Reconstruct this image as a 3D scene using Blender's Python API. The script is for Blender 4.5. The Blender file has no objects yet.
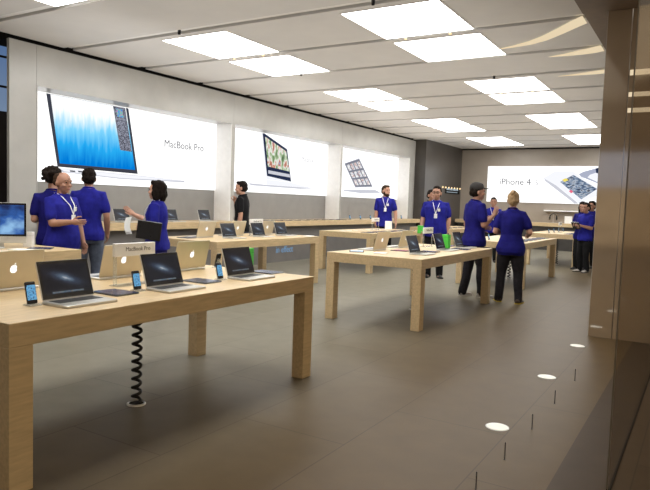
import bpy, bmesh, math, random
from mathutils import Vector, Matrix, noise
random.seed(7)
scene = bpy.context.scene
COL = scene.collection
PI = math.pi

# ------------------------------------------------------------------ materials
MATS = {}
def nt(name):
    m = bpy.data.materials.new(name); m.use_nodes = True
    t = m.node_tree; t.nodes.clear()
    return m, t, t.nodes.new('ShaderNodeOutputMaterial')

def mat(name, col, rough=.5, metal=0., vary=.08, scale=12., bump=0., spec=.5, stretch=(1, 1, 1), emit=0., coat=0.):
    if name in MATS: return MATS[name]
    m, t, out = nt(name)
    b = t.nodes.new('ShaderNodeBsdfPrincipled')
    tc = t.nodes.new('ShaderNodeTexCoord'); mp = t.nodes.new('ShaderNodeMapping')
    mp.inputs['Scale'].default_value = stretch
    n = t.nodes.new('ShaderNodeTexNoise'); n.inputs['Scale'].default_value = scale; n.inputs['Detail'].default_value = 5
    r = t.nodes.new('ShaderNodeValToRGB')
    r.color_ramp.elements[0].position = .3; r.color_ramp.elements[1].position = .7
    r.color_ramp.elements[0].color = [c * (1 - vary) for c in col] + [1]
    r.color_ramp.elements[1].color = [min(1, c * (1 + vary)) for c in col] + [1]
    L = t.links.new
    L(tc.outputs['Object'], mp.inputs['Vector']); L(mp.outputs['Vector'], n.inputs['Vector'])
    L(n.outputs['Fac'], r.inputs['Fac']); L(r.outputs['Color'], b.inputs['Base Color'])
    b.inputs['Roughness'].default_value = rough; b.inputs['Metallic'].default_value = metal
    b.inputs['Specular IOR Level'].default_value = spec; b.inputs['Coat Weight'].default_value = coat
    if emit:
        L(r.outputs['Color'], b.inputs['Emission Color']); b.inputs['Emission Strength'].default_value = emit
    if bump:
        bp = t.nodes.new('ShaderNodeBump'); bp.inputs['Strength'].default_value = bump; bp.inputs['Distance'].default_value = .01
        L(n.outputs['Fac'], bp.inputs['Height']); L(bp.outputs['Normal'], b.inputs['Normal'])
    L(b.outputs['BSDF'], out.inputs['Surface'])
    MATS[name] = m
    return m

def emit_mat(name, col, s):
    if name in MATS: return MATS[name]
    m, t, out = nt(name)
    e = t.nodes.new('ShaderNodeEmission'); e.inputs['Color'].default_value = (*col, 1); e.inputs['Strength'].default_value = s
    t.links.new(e.outputs['Emission'], out.inputs['Surface'])
    MATS[name] = m
    return m

def ramp_emit(name, stops, s, coord='Generated', axis=2, nscale=6., namt=.3, stretch=(1, 1, 1)):
    """light-emitting picture: gradient along one axis broken up by noise"""
    if name in MATS: return MATS[name]
    m, t, out = nt(name); L = t.links.new
    tc = t.nodes.new('ShaderNodeTexCoord'); sep = t.nodes.new('ShaderNodeSeparateXYZ')
    L(tc.outputs[coord], sep.inputs[0])
    mp = t.nodes.new('ShaderNodeMapping'); mp.inputs['Scale'].default_value = stretch
    L(tc.outputs[coord], mp.inputs['Vector'])
    n = t.nodes.new('ShaderNodeTexNoise'); n.inputs['Scale'].default_value = nscale; n.inputs['Detail'].default_value = 6
    L(mp.outputs['Vector'], n.inputs['Vector'])
    a = t.nodes.new('ShaderNodeMath'); a.operation = 'MULTIPLY_ADD'
    L(n.outputs['Fac'], a.inputs[0]); a.inputs[1].default_value = namt
    s2 = t.nodes.new('ShaderNodeMath'); s2.operation = 'SUBTRACT'; s2.inputs[1].default_value = namt * .5
    L(sep.outputs[axis], s2.inputs[0]); L(s2.outputs[0], a.inputs[2])
    r = t.nodes.new('ShaderNodeValToRGB'); cr = r.color_ramp
    cr.elements[0].position = stops[0][0]; cr.elements[0].color = (*stops[0][1], 1)
    cr.elements[1].position = stops[-1][0]; cr.elements[1].color = (*stops[-1][1], 1)
    for p, c in stops[1:-1]:
        e = cr.elements.new(p); e.color = (*c, 1)
    L(a.outputs[0], r.inputs['Fac'])
    e = t.nodes.new('ShaderNodeEmission'); e.inputs['Strength'].default_value = s
    L(r.outputs['Color'], e.inputs['Color']); L(e.outputs['Emission'], out.inputs['Surface'])
    MATS[name] = m
    return m

def noise_emit(name, stops, s, nscale=4., coord='Generated', stretch=(1, 1, 1), base_gloss=True):
    if name in MATS: return MATS[name]
    m, t, out = nt(name); L = t.links.new
    tc = t.nodes.new('ShaderNodeTexCoord'); mp = t.nodes.new('ShaderNodeMapping'); mp.inputs['Scale'].default_value = stretch
    L(tc.outputs[coord], mp.inputs['Vector'])
    n = t.nodes.new('ShaderNodeTexNoise'); n.inputs['Scale'].default_value = nscale; n.inputs['Detail'].default_value = 4
    L(mp.outputs['Vector'], n.inputs['Vector'])
    r = t.nodes.new('ShaderNodeValToRGB'); cr = r.color_ramp
    cr.elements[0].position = stops[0][0]; cr.elements[0].color = (*stops[0][1], 1)
    cr.elements[1].position = stops[-1][0]; cr.elements[1].color = (*stops[-1][1], 1)
    for p, c in stops[1:-1]:
        e = cr.elements.new(p); e.color = (*c, 1)
    L(n.outputs['Fac'], r.inputs['Fac'])
    b = t.nodes.new('ShaderNodeBsdfPrincipled'); b.inputs['Base Color'].default_value = (.004, .004, .006, 1)
    b.inputs['Roughness'].default_value = .22; b.inputs['Specular IOR Level'].default_value = .35
    L(r.outputs['Color'], b.inputs['Emission Color']); b.inputs['Emission Strength'].default_value = s
    L(b.outputs['BSDF'], out.inputs['Surface'])
    MATS[name] = m
    return m

def galaxy_mat():
    """dark desktop picture with a tilted glowing galaxy"""
    m, t, out = nt('galaxy_desktop'); L = t.links.new
    tc = t.nodes.new('ShaderNodeTexCoord')
    mp = t.nodes.new('ShaderNodeMapping')
    mp.inputs['Location'].default_value = (0, 0, 0)
    sub = t.nodes.new('ShaderNodeVectorMath'); sub.operation = 'SUBTRACT'; sub.inputs[1].default_value = (.5, .5, .5)
    L(tc.outputs['Generated'], sub.inputs[0])
    rot = t.nodes.new('ShaderNodeVectorRotate'); rot.rotation_type = 'Y_AXIS'; rot.inputs['Angle'].default_value = math.radians(-35)
    # display meshes lie in their own x-z plane
    L(sub.outputs[0], rot.inputs['Vector'])
    sc = t.nodes.new('ShaderNodeVectorMath'); sc.operation = 'MULTIPLY'; sc.inputs[1].default_value = (1.35, 0, 3.6)
    L(rot.outputs[0], sc.inputs[0])
    ln = t.nodes.new('ShaderNodeVectorMath'); ln.operation = 'LENGTH'; L(sc.outputs[0], ln.inputs[0])
    n = t.nodes.new('ShaderNodeTexNoise'); n.inputs['Scale'].default_value = 7; L(tc.outputs['Generated'], n.inputs['Vector'])
    ad = t.nodes.new('ShaderNodeMath'); ad.operation = 'MULTIPLY_ADD'; ad.inputs[1].default_value = .3
    L(n.outputs['Fac'], ad.inputs[0]); L(ln.outputs['Value'], ad.inputs[2])
    r = t.nodes.new('ShaderNodeValToRGB'); cr = r.color_ramp
    cr.elements[0].position = .16; cr.elements[0].color = (.75, .8, .85, 1)
    cr.elements[1].position = 1.; cr.elements[1].color = (.006, .008, .016, 1)
    for p, c in ((.3, (.16, .24, .34)), (.5, (.035, .055, .1)), (.75, (.012, .016, .03))):
        e = cr.elements.new(p); e.color = (*c, 1)
    L(ad.outputs[0], r.inputs['Fac'])
    b = t.nodes.new('ShaderNodeBsdfPrincipled'); b.inputs['Base Color'].default_value = (.004, .004, .006, 1)
    b.inputs['Roughness'].default_value = .2; b.inputs['Specular IOR Level'].default_value = .3
    L(r.outputs['Color'], b.inputs['Emission Color']); b.inputs['Emission Strength'].default_value = .6
    L(b.outputs['BSDF'], out.inputs['Surface'])
    return m

def floor_mat(name, c1, c2, joint, rough, spec=.5, warm=None):
    m, t, out = nt(name); L = t.links.new
    tc = t.nodes.new('ShaderNodeTexCoord')
    br = t.nodes.new('ShaderNodeTexBrick'); br.offset = .5
    br.inputs['Scale'].default_value = 1.; br.inputs['Brick Width'].default_value = 1.5; br.inputs['Row Height'].default_value = .76
    br.inputs['Mortar Size'].default_value = .004; br.inputs['Bias'].default_value = -.2
    br.inputs['Color1'].default_value = (*c1, 1); br.inputs['Color2'].default_value = (*c2, 1); br.inputs['Mortar'].default_value = (*joint, 1)
    mp = t.nodes.new('ShaderNodeMapping'); mp.inputs['Rotation'].default_value = (0, 0, PI / 2); mp.inputs['Location'].default_value = (.2, .25, 0)
    L(tc.outputs['Object'], mp.inputs['Vector']); L(mp.outputs['Vector'], br.inputs['Vector'])
    n = t.nodes.new('ShaderNodeTexNoise'); n.inputs['Scale'].default_value = 5; n.inputs['Detail'].default_value = 8
    L(tc.outputs['Object'], n.inputs['Vector'])
    mr = t.nodes.new('ShaderNodeMapRange'); mr.inputs['To Min'].default_value = .8; mr.inputs['To Max'].default_value = 1.15
    L(n.outputs['Fac'], mr.inputs['Value'])
    mx = t.nodes.new('ShaderNodeMix'); mx.data_type = 'RGBA'; mx.blend_type = 'MULTIPLY'; mx.inputs['Factor'].default_value = 1
    L(br.outputs['Color'], mx.inputs['A']); L(mr.outputs['Result'], mx.inputs['B'])
    b = t.nodes.new('ShaderNodeBsdfPrincipled'); b.inputs['Roughness'].default_value = rough
    b.inputs['Specular IOR Level'].default_value = spec
    res = mx.outputs['Result']
    if warm:                       # browner towards the shopfront, the dim falloff painted into the stone colour
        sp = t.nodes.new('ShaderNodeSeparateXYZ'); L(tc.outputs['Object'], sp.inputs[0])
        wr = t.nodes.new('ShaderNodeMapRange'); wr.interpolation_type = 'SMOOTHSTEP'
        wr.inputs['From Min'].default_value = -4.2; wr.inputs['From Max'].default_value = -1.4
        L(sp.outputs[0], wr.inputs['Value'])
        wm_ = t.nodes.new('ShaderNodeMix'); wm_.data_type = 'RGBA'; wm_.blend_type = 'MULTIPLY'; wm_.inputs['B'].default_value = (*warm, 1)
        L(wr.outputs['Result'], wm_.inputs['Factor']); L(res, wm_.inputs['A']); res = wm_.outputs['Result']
    L(res, b.inputs['Base Color']); L(b.outputs['BSDF'], out.inputs['Surface'])
    return m

def glass_mat(name, tint, refl):
    """thin shop glass: clear face on, mirror-like at a grazing angle"""
    m, t, out = nt(name); L = t.links.new
    tr = t.nodes.new('ShaderNodeBsdfTransparent'); tr.inputs['Color'].default_value = (*tint, 1)
    gl = t.nodes.new('ShaderNodeBsdfGlossy'); gl.inputs['Roughness'].default_value = .04
    fr = t.nodes.new('ShaderNodeFresnel'); fr.inputs['IOR'].default_value = 1.45
    mul = t.nodes.new('ShaderNodeMath'); mul.operation = 'MULTIPLY'; mul.inputs[1].default_value = refl; mul.use_clamp = True
    mx = t.nodes.new('ShaderNodeMixShader')
    L(fr.outputs[0], mul.inputs[0]); L(mul.outputs[0], mx.inputs[0]); L(tr.outputs[0], mx.inputs[1]); L(gl.outputs[0], mx.inputs[2])
    L(mx.outputs[0], out.inputs['Surface'])
    return m

def acrylic():
    m, t, out = nt('clear_acrylic'); L = t.links.new
    tr = t.nodes.new('ShaderNodeBsdfTransparent'); tr.inputs['Color'].default_value = (.93, .95, .95, 1)
    gl = t.nodes.new('ShaderNodeBsdfPrincipled'); gl.inputs['Base Color'].default_value = (.8, .82, .82, 1); gl.inputs['Roughness'].default_value = .1
    mx = t.nodes.new('ShaderNodeMixShader'); mx.inputs[0].default_value = .22
    L(tr.outputs[0], mx.inputs[1]); L(gl.outputs[0], mx.inputs[2]); L(mx.outputs[0], out.inputs['Surface'])
    return m

WOOD = mat('maple_wood', (.60, .45, .258), .42, vary=.12, scale=9, stretch=(6, .7, 6))
WALL = mat('wall_stone', (.43, .42, .395), .25, vary=.05, scale=3)
NICHE = mat('niche_grey', (.265, .258, .25), .4, vary=.05, scale=4)
REVEAL = mat('niche_reveal', (.92, .91, .9), .5, vary=.03)
DARKWALL = mat('dark_polished_wall', (.06, .052, .045), .3, vary=.2, scale=1.5)
CEIL = mat('ceiling_paint', (.70, .68, .66), .7, vary=.03, scale=2)
STEEL = mat('brushed_steel', (.88, .86, .83), .4, metal=.2, vary=.1, stretch=(.3, 20, 20))
GAP = mat('shadow_gap_black', (.012, .011, .010), .8, spec=.1)
SOFFIT = mat('soffit_brown', (.15, .10, .06), .5, vary=.1)
PANELDARK = mat('counter_front_grey', (.16, .15, .145), .3, vary=.08, scale=4)
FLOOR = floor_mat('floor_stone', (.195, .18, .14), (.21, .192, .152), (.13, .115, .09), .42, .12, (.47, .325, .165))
FLOOR_OUT = floor_mat('floor_shaded_stone', (.052, .034, .019), (.056, .037, .021), (.035, .024, .014), .5, .15)  # dark tone paints in the shadow wedge outside the shopfront
LIGHT = emit_mat('ceiling_light_panel', (1, .99, .955), 10.)
LIGHTBOX = emit_mat('lightbox_white', (1, 1, .99), 1.35)
ALU = mat('silver_aluminium', (.62, .61, .58), .35, metal=.55, vary=.03)
GOLDALU = mat('lid_aluminium', (.66, .60, .47), .4, metal=.3, vary=.03)
BLACK = mat('gloss_black', (.012, .012, .014), .25, vary=.1)
KEYS = mat('keyboard_black', (.02, .02, .022), .6, vary=.4, scale=150)
GALAXY = galaxy_mat()
DOCK = noise_emit('dock_icon_row', [(.38, (.02, .03, .06)), (.46, (.15, .35, .6)), (.54, (.45, .45, .5)), (.6, (.1, .2, .12)), (.66, (.5, .25, .1))], .45, 14, stretch=(1, .2, .2))
TABLETSCR = noise_emit('tablet_screen', [(.3, (.012, .02, .06)), (.7, (.05, .07, .17))], .8, 3)
PHONESCR = noise_emit('phone_screen', [(.35, (.05, .25, .5)), (.5, (.2, .55, .9)), (.65, (.02, .06, .15))], .8, 5)
IMACSCR = noise_emit('desktop_screen', [(.32, (.008, .02, .09)), (.5, (.03, .12, .42)), (.68, (.3, .55, .85))], .9, 1.4, stretch=(1.6, 1, 1.2))
WHITE = mat('white_plastic', (.9, .9, .89), .4, vary=.02)
PAPER = mat('white_paper', (.82, .82, .8), .7, vary=.02)
EMBLEM = emit_mat('lit_emblem', (1, 1, 1), 1.3)
INK = mat('dark_ink', (.05, .05, .05), .6)
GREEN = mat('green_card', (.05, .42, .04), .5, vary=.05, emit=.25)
ACRYL = acrylic()
CABLE = mat('cable_black', (.012, .012, .012), .45)
PINK = mat('pink_cover', (.3, .03, .12), .5)
BLUECASE = mat('blue_cover', (.04, .06, .45), .5)
SHIRT = mat('blue_cotton', (.016, .017, .23), .85, vary=.18, scale=14, bump=.25, spec=.15)
SHIRT_DARK = mat('deep_blue_cotton', (.010, .009, .13), .85, vary=.18, scale=14, bump=.25, spec=.15)
POLO = mat('black_polo_cotton', (.006, .006, .007), .85, vary=.2, bump=.2, spec=.2)
JEANS = mat('blue_denim', (.10, .12, .17), .85, vary=.22, scale=18, bump=.25, spec=.15)
DARKJEANS = mat('dark_denim', (.022, .02, .024), .85, vary=.25, scale=18, bump=.25, spec=.15)
BLACKTR = mat('black_trousers', (.01, .01, .011), .85, vary=.2, bump=.2, spec=.15)
SKIN = mat('skin_light', (.50, .27, .185), .55, vary=.06, scale=20)
SKIN2 = mat('skin_tan', (.37, .19, .125), .55, vary=.06, scale=20)
HAIRB = mat('hair_dark_brown', (.012, .008, .006), .8, vary=.5, scale=90, bump=.4, spec=.1)
HAIRBL = mat('hair_blonde', (.33, .21, .10), .6, vary=.35, scale=70, bump=.4)
HAIRM = mat('hair_brown', (.045, .026, .016), .8, vary=.4, scale=90, bump=.4, spec=.1)
EYE = mat('eye_dark', (.02, .015, .012), .2)
LIP = mat('lip', (.36, .13, .11), .5)
SHOEB = mat('shoe_black', (.012, .011, .011), .5)
SHOEG = mat('shoe_grey', (.40, .37, .35), .6, vary=.15)
SHOEBR = mat('shoe_brown', (.05, .03, .018), .6)
SOLEY = mat('sole_yellow', (.5, .36, .03), .6)
SOLEW = mat('sole_white', (.55, .52, .48), .6)
WARM = emit_mat('warm_light', (1, .74, .40), 1.6)
WARMSOFT = emit_mat('warm_reflection_glow', (1, .82, .55), .8)
BLUEGLOW = emit_mat('blue_reflection_glow', (.3, .55, .85), .6)
PALEGLOW = emit_mat('pale_reflection_glow', (.75, .9, 1), .55)

# ------------------------------------------------------------------ object helpers
def link(name, me, m=None, parent=None):
    o = bpy.data.objects.new(name, me); COL.objects.link(o)
    if m is not None and me is not None:
        me.materials.clear(); me.materials.append(m)
    if parent is not None: o.parent = parent
    return o

def obj(name, bm, m, parent=None, smooth=False):
    bmesh.ops.recalc_face_normals(bm, faces=bm.faces)
    me = bpy.data.meshes.new(name); bm.to_mesh(me); bm.free()
    if smooth:
        for p in me.polygons: p.use_smooth = True
    return link(name, me, m, parent)

def tag(o, label, cat, group=None, kind=None):
    o['label'] = label; o['category'] = cat
    if group: o['group'] = group
    if kind: o['kind'] = kind
    return o

def thing(name, label, cat, loc=(0, 0, 0), rz=0., group=None):
    o = link(name, None); o.location = loc; o.rotation_euler = (0, 0, rz)
    o.empty_display_size = .1
    return tag(o, label, cat, group)

def struct(name, bm, m, parent=None):
    o = obj(name, bm, m, parent)
    if parent is None: o['kind'] = 'structure'
    return o

CHILDREN = {}
def dup(root, loc, rz, label, group=None):
    r = root.copy(); COL.objects.link(r); r.location = loc; r.rotation_euler = (0, 0, rz)
    r['label'] = label
    if group: r['group'] = group
    for ch in list(root.children):
        c = ch.copy(); COL.objects.link(c); c.parent = r
        for g in list(ch.children):
            d = g.copy(); COL.objects.link(d); d.parent = c
    return r

def box(bm, x0, x1, y0, y1, z0, z1, bevel=0., seg=2, M=None):
    vs = [bm.verts.new(v) for v in ((x0, y0, z0), (x1, y0, z0), (x1, y1, z0), (x0, y1, z0), (x0, y0, z1), (x1, y0, z1), (x1, y1, z1), (x0, y1, z1))]
    fs = [bm.faces.new([vs[i] for i in f]) for f in ((0, 3, 2, 1), (4, 5, 6, 7), (0, 1, 5, 4), (1, 2, 6, 5), (2, 3, 7, 6), (3, 0, 4, 7))]
    if bevel:
        es = list({e for f in fs for e in f.edges})
        r = bmesh.ops.bevel(bm, geom=es, offset=bevel, segments=seg, affect='EDGES', profile=.5)
        vs = list({v for f in r['faces'] for v in f.verts} | {v for v in vs if v.is_valid})
    if M is not None:
        bmesh.ops.transform(bm, matrix=M, verts=[v for v in vs if v.is_valid])
    return bm

def bx(*a, **k): return box(bmesh.new(), *a, **k)

def slab(bm, w, d, z0, z1, r=.012, seg=4, M=None):
    """rounded-corner plate in x-y, centred"""
    pts = []
    for cx, cy, a0 in ((w / 2 - r, d / 2 - r, 0), (-w / 2 + r, d / 2 - r, 90), (-w / 2 + r, -d / 2 + r, 180), (w / 2 - r, -d / 2 + r, 270)):
        for k in range(seg + 1):
            a = math.radians(a0 + 90 * k / seg)
            pts.append((cx + r * math.cos(a), cy + r * math.sin(a)))
    e = min(.003, (z1 - z0) * .3)
    rings = []
    for z, s in ((z0, 1 - 2 * e / min(w, d)), (z0 + e, 1), (z1 - e, 1), (z1, 1 - 2 * e / min(w, d))):
        rings.append([bm.verts.new((x * s, y * s, z)) for x, y in pts])
    n = len(pts)
    for a, b in zip(rings, rings[1:]):
        for i in range(n): bm.faces.new((a[i], a[(i + 1) % n], b[(i + 1) % n], b[i]))
    bm.faces.new(rings[0][::-1]); bm.faces.new(rings[-1])
    if M is not None: bmesh.ops.transform(bm, matrix=M, verts=[v for r_ in rings for v in r_])
    return bm

def tube(bm, pts, radii, n=10, cap=True, flat=1.):
    """round tapered tube through points with domed ends"""
    pts = [Vector(p) for p in pts]
    if not isinstance(radii, (list, tuple)): radii = [radii] * len(pts)
    P, Rr = [], []
    if cap:
        d = (pts[0] - pts[1]).normalized(); r = radii[0]
        for k in (1, .87, .5): P.append(pts[0] + d * r * k); Rr.append(r * math.sqrt(max(.0004, 1 - k * k)))
    P += pts; Rr += list(radii)
    if cap:
        d = (pts[-1] - pts[-2]).normalized(); r = radii[-1]
        for k in (.5, .87, 1): P.append(pts[-1] + d * r * k); Rr.append(r * math.sqrt(max(.0004, 1 - k * k)))
    rings = []; prev = None
    for i, p in enumerate(P):
        a = P[max(i - 1, 0)]; b = P[min(i + 1, len(P) - 1)]
        t = (b - a).normalized()
        if prev is None:
            u = t.orthogonal().normalized()
        else:
            u = (prev - t * prev.dot(t))
            u = u.normalized() if u.length > 1e-6 else t.orthogonal().normalized()
        prev = u; v = t.cross(u)
        rings.append([bm.verts.new(p + (u * math.cos(2 * PI * k / n) + v * math.sin(2 * PI * k / n) * flat) * Rr[i]) for k in range(n)])
    for a, b in zip(rings, rings[1:]):
        for i in range(n): bm.faces.new((a[i], a[(i + 1) % n], b[(i + 1) % n], b[i]))
    bm.faces.new(rings[0][::-1]); bm.faces.new(rings[-1])
    return bm

def loft(bm, rings, n=20, M=None, power=2.3):
    """stack of horizontal super-ellipse rings (z, cx, cy, rx, ry)"""
    R = []
    for z, cx, cy, rx, ry in rings:
        row = []
        for k in range(n):
            a = 2 * PI * k / n; c, s = math.cos(a), math.sin(a)
            row.append(bm.verts.new((cx + rx * math.copysign(abs(c) ** (2 / power), c), cy + ry * math.copysign(abs(s) ** (2 / power), s), z)))
        R.append(row)
    for a, b in zip(R, R[1:]):
        for i in range(n): bm.faces.new((a[i], a[(i + 1) % n], b[(i + 1) % n], b[i]))
    bm.faces.new(R[0][::-1]); bm.faces.new(R[-1])
    if M is not None: bmesh.ops.transform(bm, matrix=M, verts=[v for r in R for v in r])
    return bm

def ell(bm, c, r, M=None, u=14, v=10):
    g = bmesh.ops.create_uvsphere(bm, u_segments=u, v_segments=v, radius=1.)
    A = Matrix.Translation(c) @ Matrix.Diagonal((*r, 1.)) if not isinstance(r, (int, float)) else Matrix.Translation(c) @ Matrix.Diagonal((r, r, r, 1))
    if M is not None: A = M @ A
    bmesh.ops.transform(bm, matrix=A, verts=g['verts'])
    return bm

def poly(bm, pts, thick=.0):
    """flat polygon in 3-D, given in order"""
    bm.faces.new([bm.verts.new(p) for p in pts]); return bm

def prism(bm, pts2, x0, x1):
    """polygon in (y, z) pulled along x"""
    a = [bm.verts.new((x0, y, z)) for y, z in pts2]; b = [bm.verts.new((x1, y, z)) for y, z in pts2]
    n = len(pts2)
    bm.faces.new(a); bm.faces.new(b[::-1])
    for i in range(n): bm.faces.new((a[i], b[i], b[(i + 1) % n], a[(i + 1) % n]))
    return bm

def remeshed(name, bm, voxel, smooth=3):
    me = bpy.data.meshes.new(name); bm.to_mesh(me); bm.free()
    o = bpy.data.objects.new('tmp', me); COL.objects.link(o)
    r = o.modifiers.new('r', 'REMESH'); r.mode = 'VOXEL'; r.voxel_size = voxel; r.use_smooth_shade = True
    s = o.modifiers.new('s', 'SMOOTH'); s.factor = .5; s.iterations = smooth
    dg = bpy.context.evaluated_depsgraph_get()
    new = bpy.data.meshes.new_from_object(o.evaluated_get(dg))
    bpy.data.objects.remove(o); bpy.data.meshes.remove(me)
    new.name = name
    for p in new.polygons: p.use_smooth = True
    return new

def text_mesh(s, size, extrude=.002, shear=0., space=1., squeeze=1.):
    c = bpy.data.curves.new('lettering', 'FONT'); c.body = s; c.size = size; c.align_x = 'LEFT'; c.extrude = extrude; c.space_character = space
    c.shear = shear; c.resolution_u = 3
    o = bpy.data.objects.new('tmp', c); COL.objects.link(o)
    dg = bpy.context.evaluated_depsgraph_get()
    me = bpy.data.meshes.new_from_object(o.evaluated_get(dg))
    bpy.data.objects.remove(o); bpy.data.curves.remove(c)
    if squeeze != 1.:
        me.transform(Matrix.Diagonal((squeeze, 1, 1, 1)))
    return me

def on_left_wall(x, y, z):      # text: reads along +Y, up +Z, faces +X
    return Matrix(((0, 0, 1, x), (1, 0, 0, y), (0, 1, 0, z), (0, 0, 0, 1)))
def on_back_wall(x, y, z):      # reads along +X, faces -Y
    return Matrix(((1, 0, 0, x), (0, 0, -1, y), (0, 1, 0, z), (0, 0, 0, 1)))

def apple_outline(s):
    """bitten fruit and leaf, in x-z, centred"""
    body = []
    for k in range(40):
        a = PI / 2 + 2 * PI * k / 40
        r = .42 * (1 + .09 * math.cos(2 * a) * -1)
        x = r * math.cos(a) * 1.02; z = r * math.sin(a) * .98
        if abs(x) < .16 and z > 0: z -= .07 * (1 - abs(x) / .16)
        if abs(x) < .12 and z < 0: z += .04 * (1 - abs(x) / .12)
        dx, dz = x - .47, z - .06
        d = math.hypot(dx, dz)
        if d < .2: x, z = .47 + dx / d * .2 if d > 1e-4 else .27, .06 + dz / d * .2 if d > 1e-4 else .06
        body.append((x * s, z * s))
    leaf = [(0.0, .44), (.02, .56), (.1, .66), (.17, .68), (.16, .58), (.09, .48)]
    return body, [(x * s, z * s) for x, z in leaf]

def emblem(name, s, M, m, parent):
    bm = bmesh.new()
    for pts in apple_outline(s):
        bm.faces.new([bm.verts.new((x, 0, z)) for x, z in pts])
    bmesh.ops.transform(bm, matrix=M, verts=bm.verts)
    return obj(name, bm, m, parent)

# ================================================================== THE ROOM
ZC = 3.72
XW = -8.75
YB = 23.87
def solid(parts):
    bm = bmesh.new()
    for p in parts: box(bm, *p)
    return bm

# floors
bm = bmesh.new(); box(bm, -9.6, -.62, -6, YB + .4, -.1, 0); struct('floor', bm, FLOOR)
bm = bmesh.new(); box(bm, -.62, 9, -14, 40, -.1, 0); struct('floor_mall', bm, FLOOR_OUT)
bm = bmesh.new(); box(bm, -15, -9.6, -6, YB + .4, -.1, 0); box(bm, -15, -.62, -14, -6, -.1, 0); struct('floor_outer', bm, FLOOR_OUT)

# ceiling: long boards with a shadow channel between them
bm = bmesh.new()
Y0, PITCH, CH = 1.90, 1.4945, .17
k = 0
strips = []
while True:
    ya = Y0 + k * PITCH
    if ya - PITCH > YB: break
    strips.append(ya)
    box(bm, XW, -1.36, max(ya + CH / 2, .4), min(ya + PITCH - CH / 2, YB), ZC, ZC + .12)
    k += 1
    if k > 20: break
box(bm, XW - .5, -1.36, .4, YB, ZC + .12, ZC + .25)
struct('ceiling', bm, CEIL)
for i, y in enumerate(strips[:15]):
    if y > YB - .1: continue
    bm = bmesh.new()
    box(bm, XW, -1.36, y - CH / 2 + .025, y + .05, ZC + .026, ZC + .12)
    o = struct('trim_%d' % (i + 1), bm, STEEL)
    bm = bmesh.new(); box(bm, XW, -1.36, y + .05, y + CH / 2, ZC + .09, ZC + .12)
    struct('shadow_channel', bm, GAP, o)

# ceiling over the front strip and soffit beyond the shop's edge
bm = bmesh.new(); box(bm, -1.36, -.3, -1, 7.75, ZC - .02, ZC + .3); box(bm, -1.36, -1.0, 7.75, YB, ZC - .006, ZC + .3); struct('ceiling_soffit', bm, SOFFIT)

# lit ceiling panels
def light_panel(x0, x1, y0, y1, label):
    t = thing('ceiling_light', label, 'ceiling light', ((x0 + x1) / 2, (y0 + y1) / 2, ZC), 0, 'lit ceiling panels')
    w, d = (x1 - x0) / 2, (y1 - y0) / 2
    obj('diffuser', bx(-w, w, -d, d, -.012, 0), LIGHT, t)
    bm = bmesh.new(); f = .02
    for a in ((-w - f, w + f, -d - f, -d), (-w - f, w + f, d, d + f), (-w - f, -w, -d, d), (w, w + f, -d, d)): box(bm, *a, -.008, 0)
    obj('frame', bm, CEIL, t)
    return t
rows = []
for j in range(5):
    ya = 2.13 + j * 4.47
    rows.append((ya, ya + 1.23)); rows.append((ya + 1.48, ya + 1.48 + 1.24))
NEARS = ['above the front table', 'second back over the front table', 'front half of the nearest pair', 'rear half of the nearest pair', 'front half of the second pair', 'rear half of the second pair', 'front half of the third pair', 'rear half of the third pair', 'front half of the farthest pair', 'rear half of the farthest pair']
for j, (a, b) in enumerate(rows):
    if b > YB: continue
    for x0, x1, side in ((-6.9, -5.72, 'on the poster side'), (-3.9, -2.68, 'on the shopfront side')):
        light_panel(x0, x1, a, b, 'white ceiling light panel %s, %s' % (side, NEARS[j]))

# small spotlights in the ceiling channels
def spot(x, y, label, lit):
    y = y - .01
    t = thing('ceiling_spotlight', label, 'spotlight', (x, y, ZC + .026), 0, 'small ceiling spotlights')
    bm = bmesh.new(); tube(bm, [(0, 0, 0), (0, 0, -.05)], .022, 10, cap=False); obj('housing', bm, STEEL if lit else BLACK, t, True)
    bm = bmesh.new(); tube(bm, [(0, 0, -.05), (0, 0, -.062)], .019, 10, cap=False); obj('lens', bm, WARM if lit else GAP, t, True)
ys = [strips[3], strips[4], strips[5]]
for x, y, l, lab in ((-6.62, ys[1], 1, 'lit spotlight in the channel between the poster-side nearest light pair, its left one'),
                (-6.04, ys[1], 1, 'lit spotlight in the channel between the poster-side nearest light pair, its right one'),
                (-3.63, ys[1], 1, 'lit spotlight between the shopfront-side nearest light pair, its left one'),
                (-3.0, ys[1], 1, 'lit spotlight between the shopfront-side nearest light pair, its right one'),
                (-6.35, ys[0], 0, 'dark spotlight at the front edge of the poster-side nearest light panel'),
                (-3.36, ys[0], 0, 'dark spotlight at the front edge of the shopfront-side nearest light panel'),
                (-6.33, ys[2], 0, 'dark spotlight behind the poster-side nearest light pair'),
                (-3.3, ys[2] + PITCH, 0, 'dark spotlight before the shopfront-side second light pair'),
                (-3.6, ys[2] + 2 * PITCH, 1, 'lit spotlight between the shopfront-side second light pair, its left one'),
                (-3.0, ys[2] + 2 * PITCH, 1, 'lit spotlight between the shopfront-side second light pair, its right one')):
    spot(x, y, lab, l)

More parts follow.
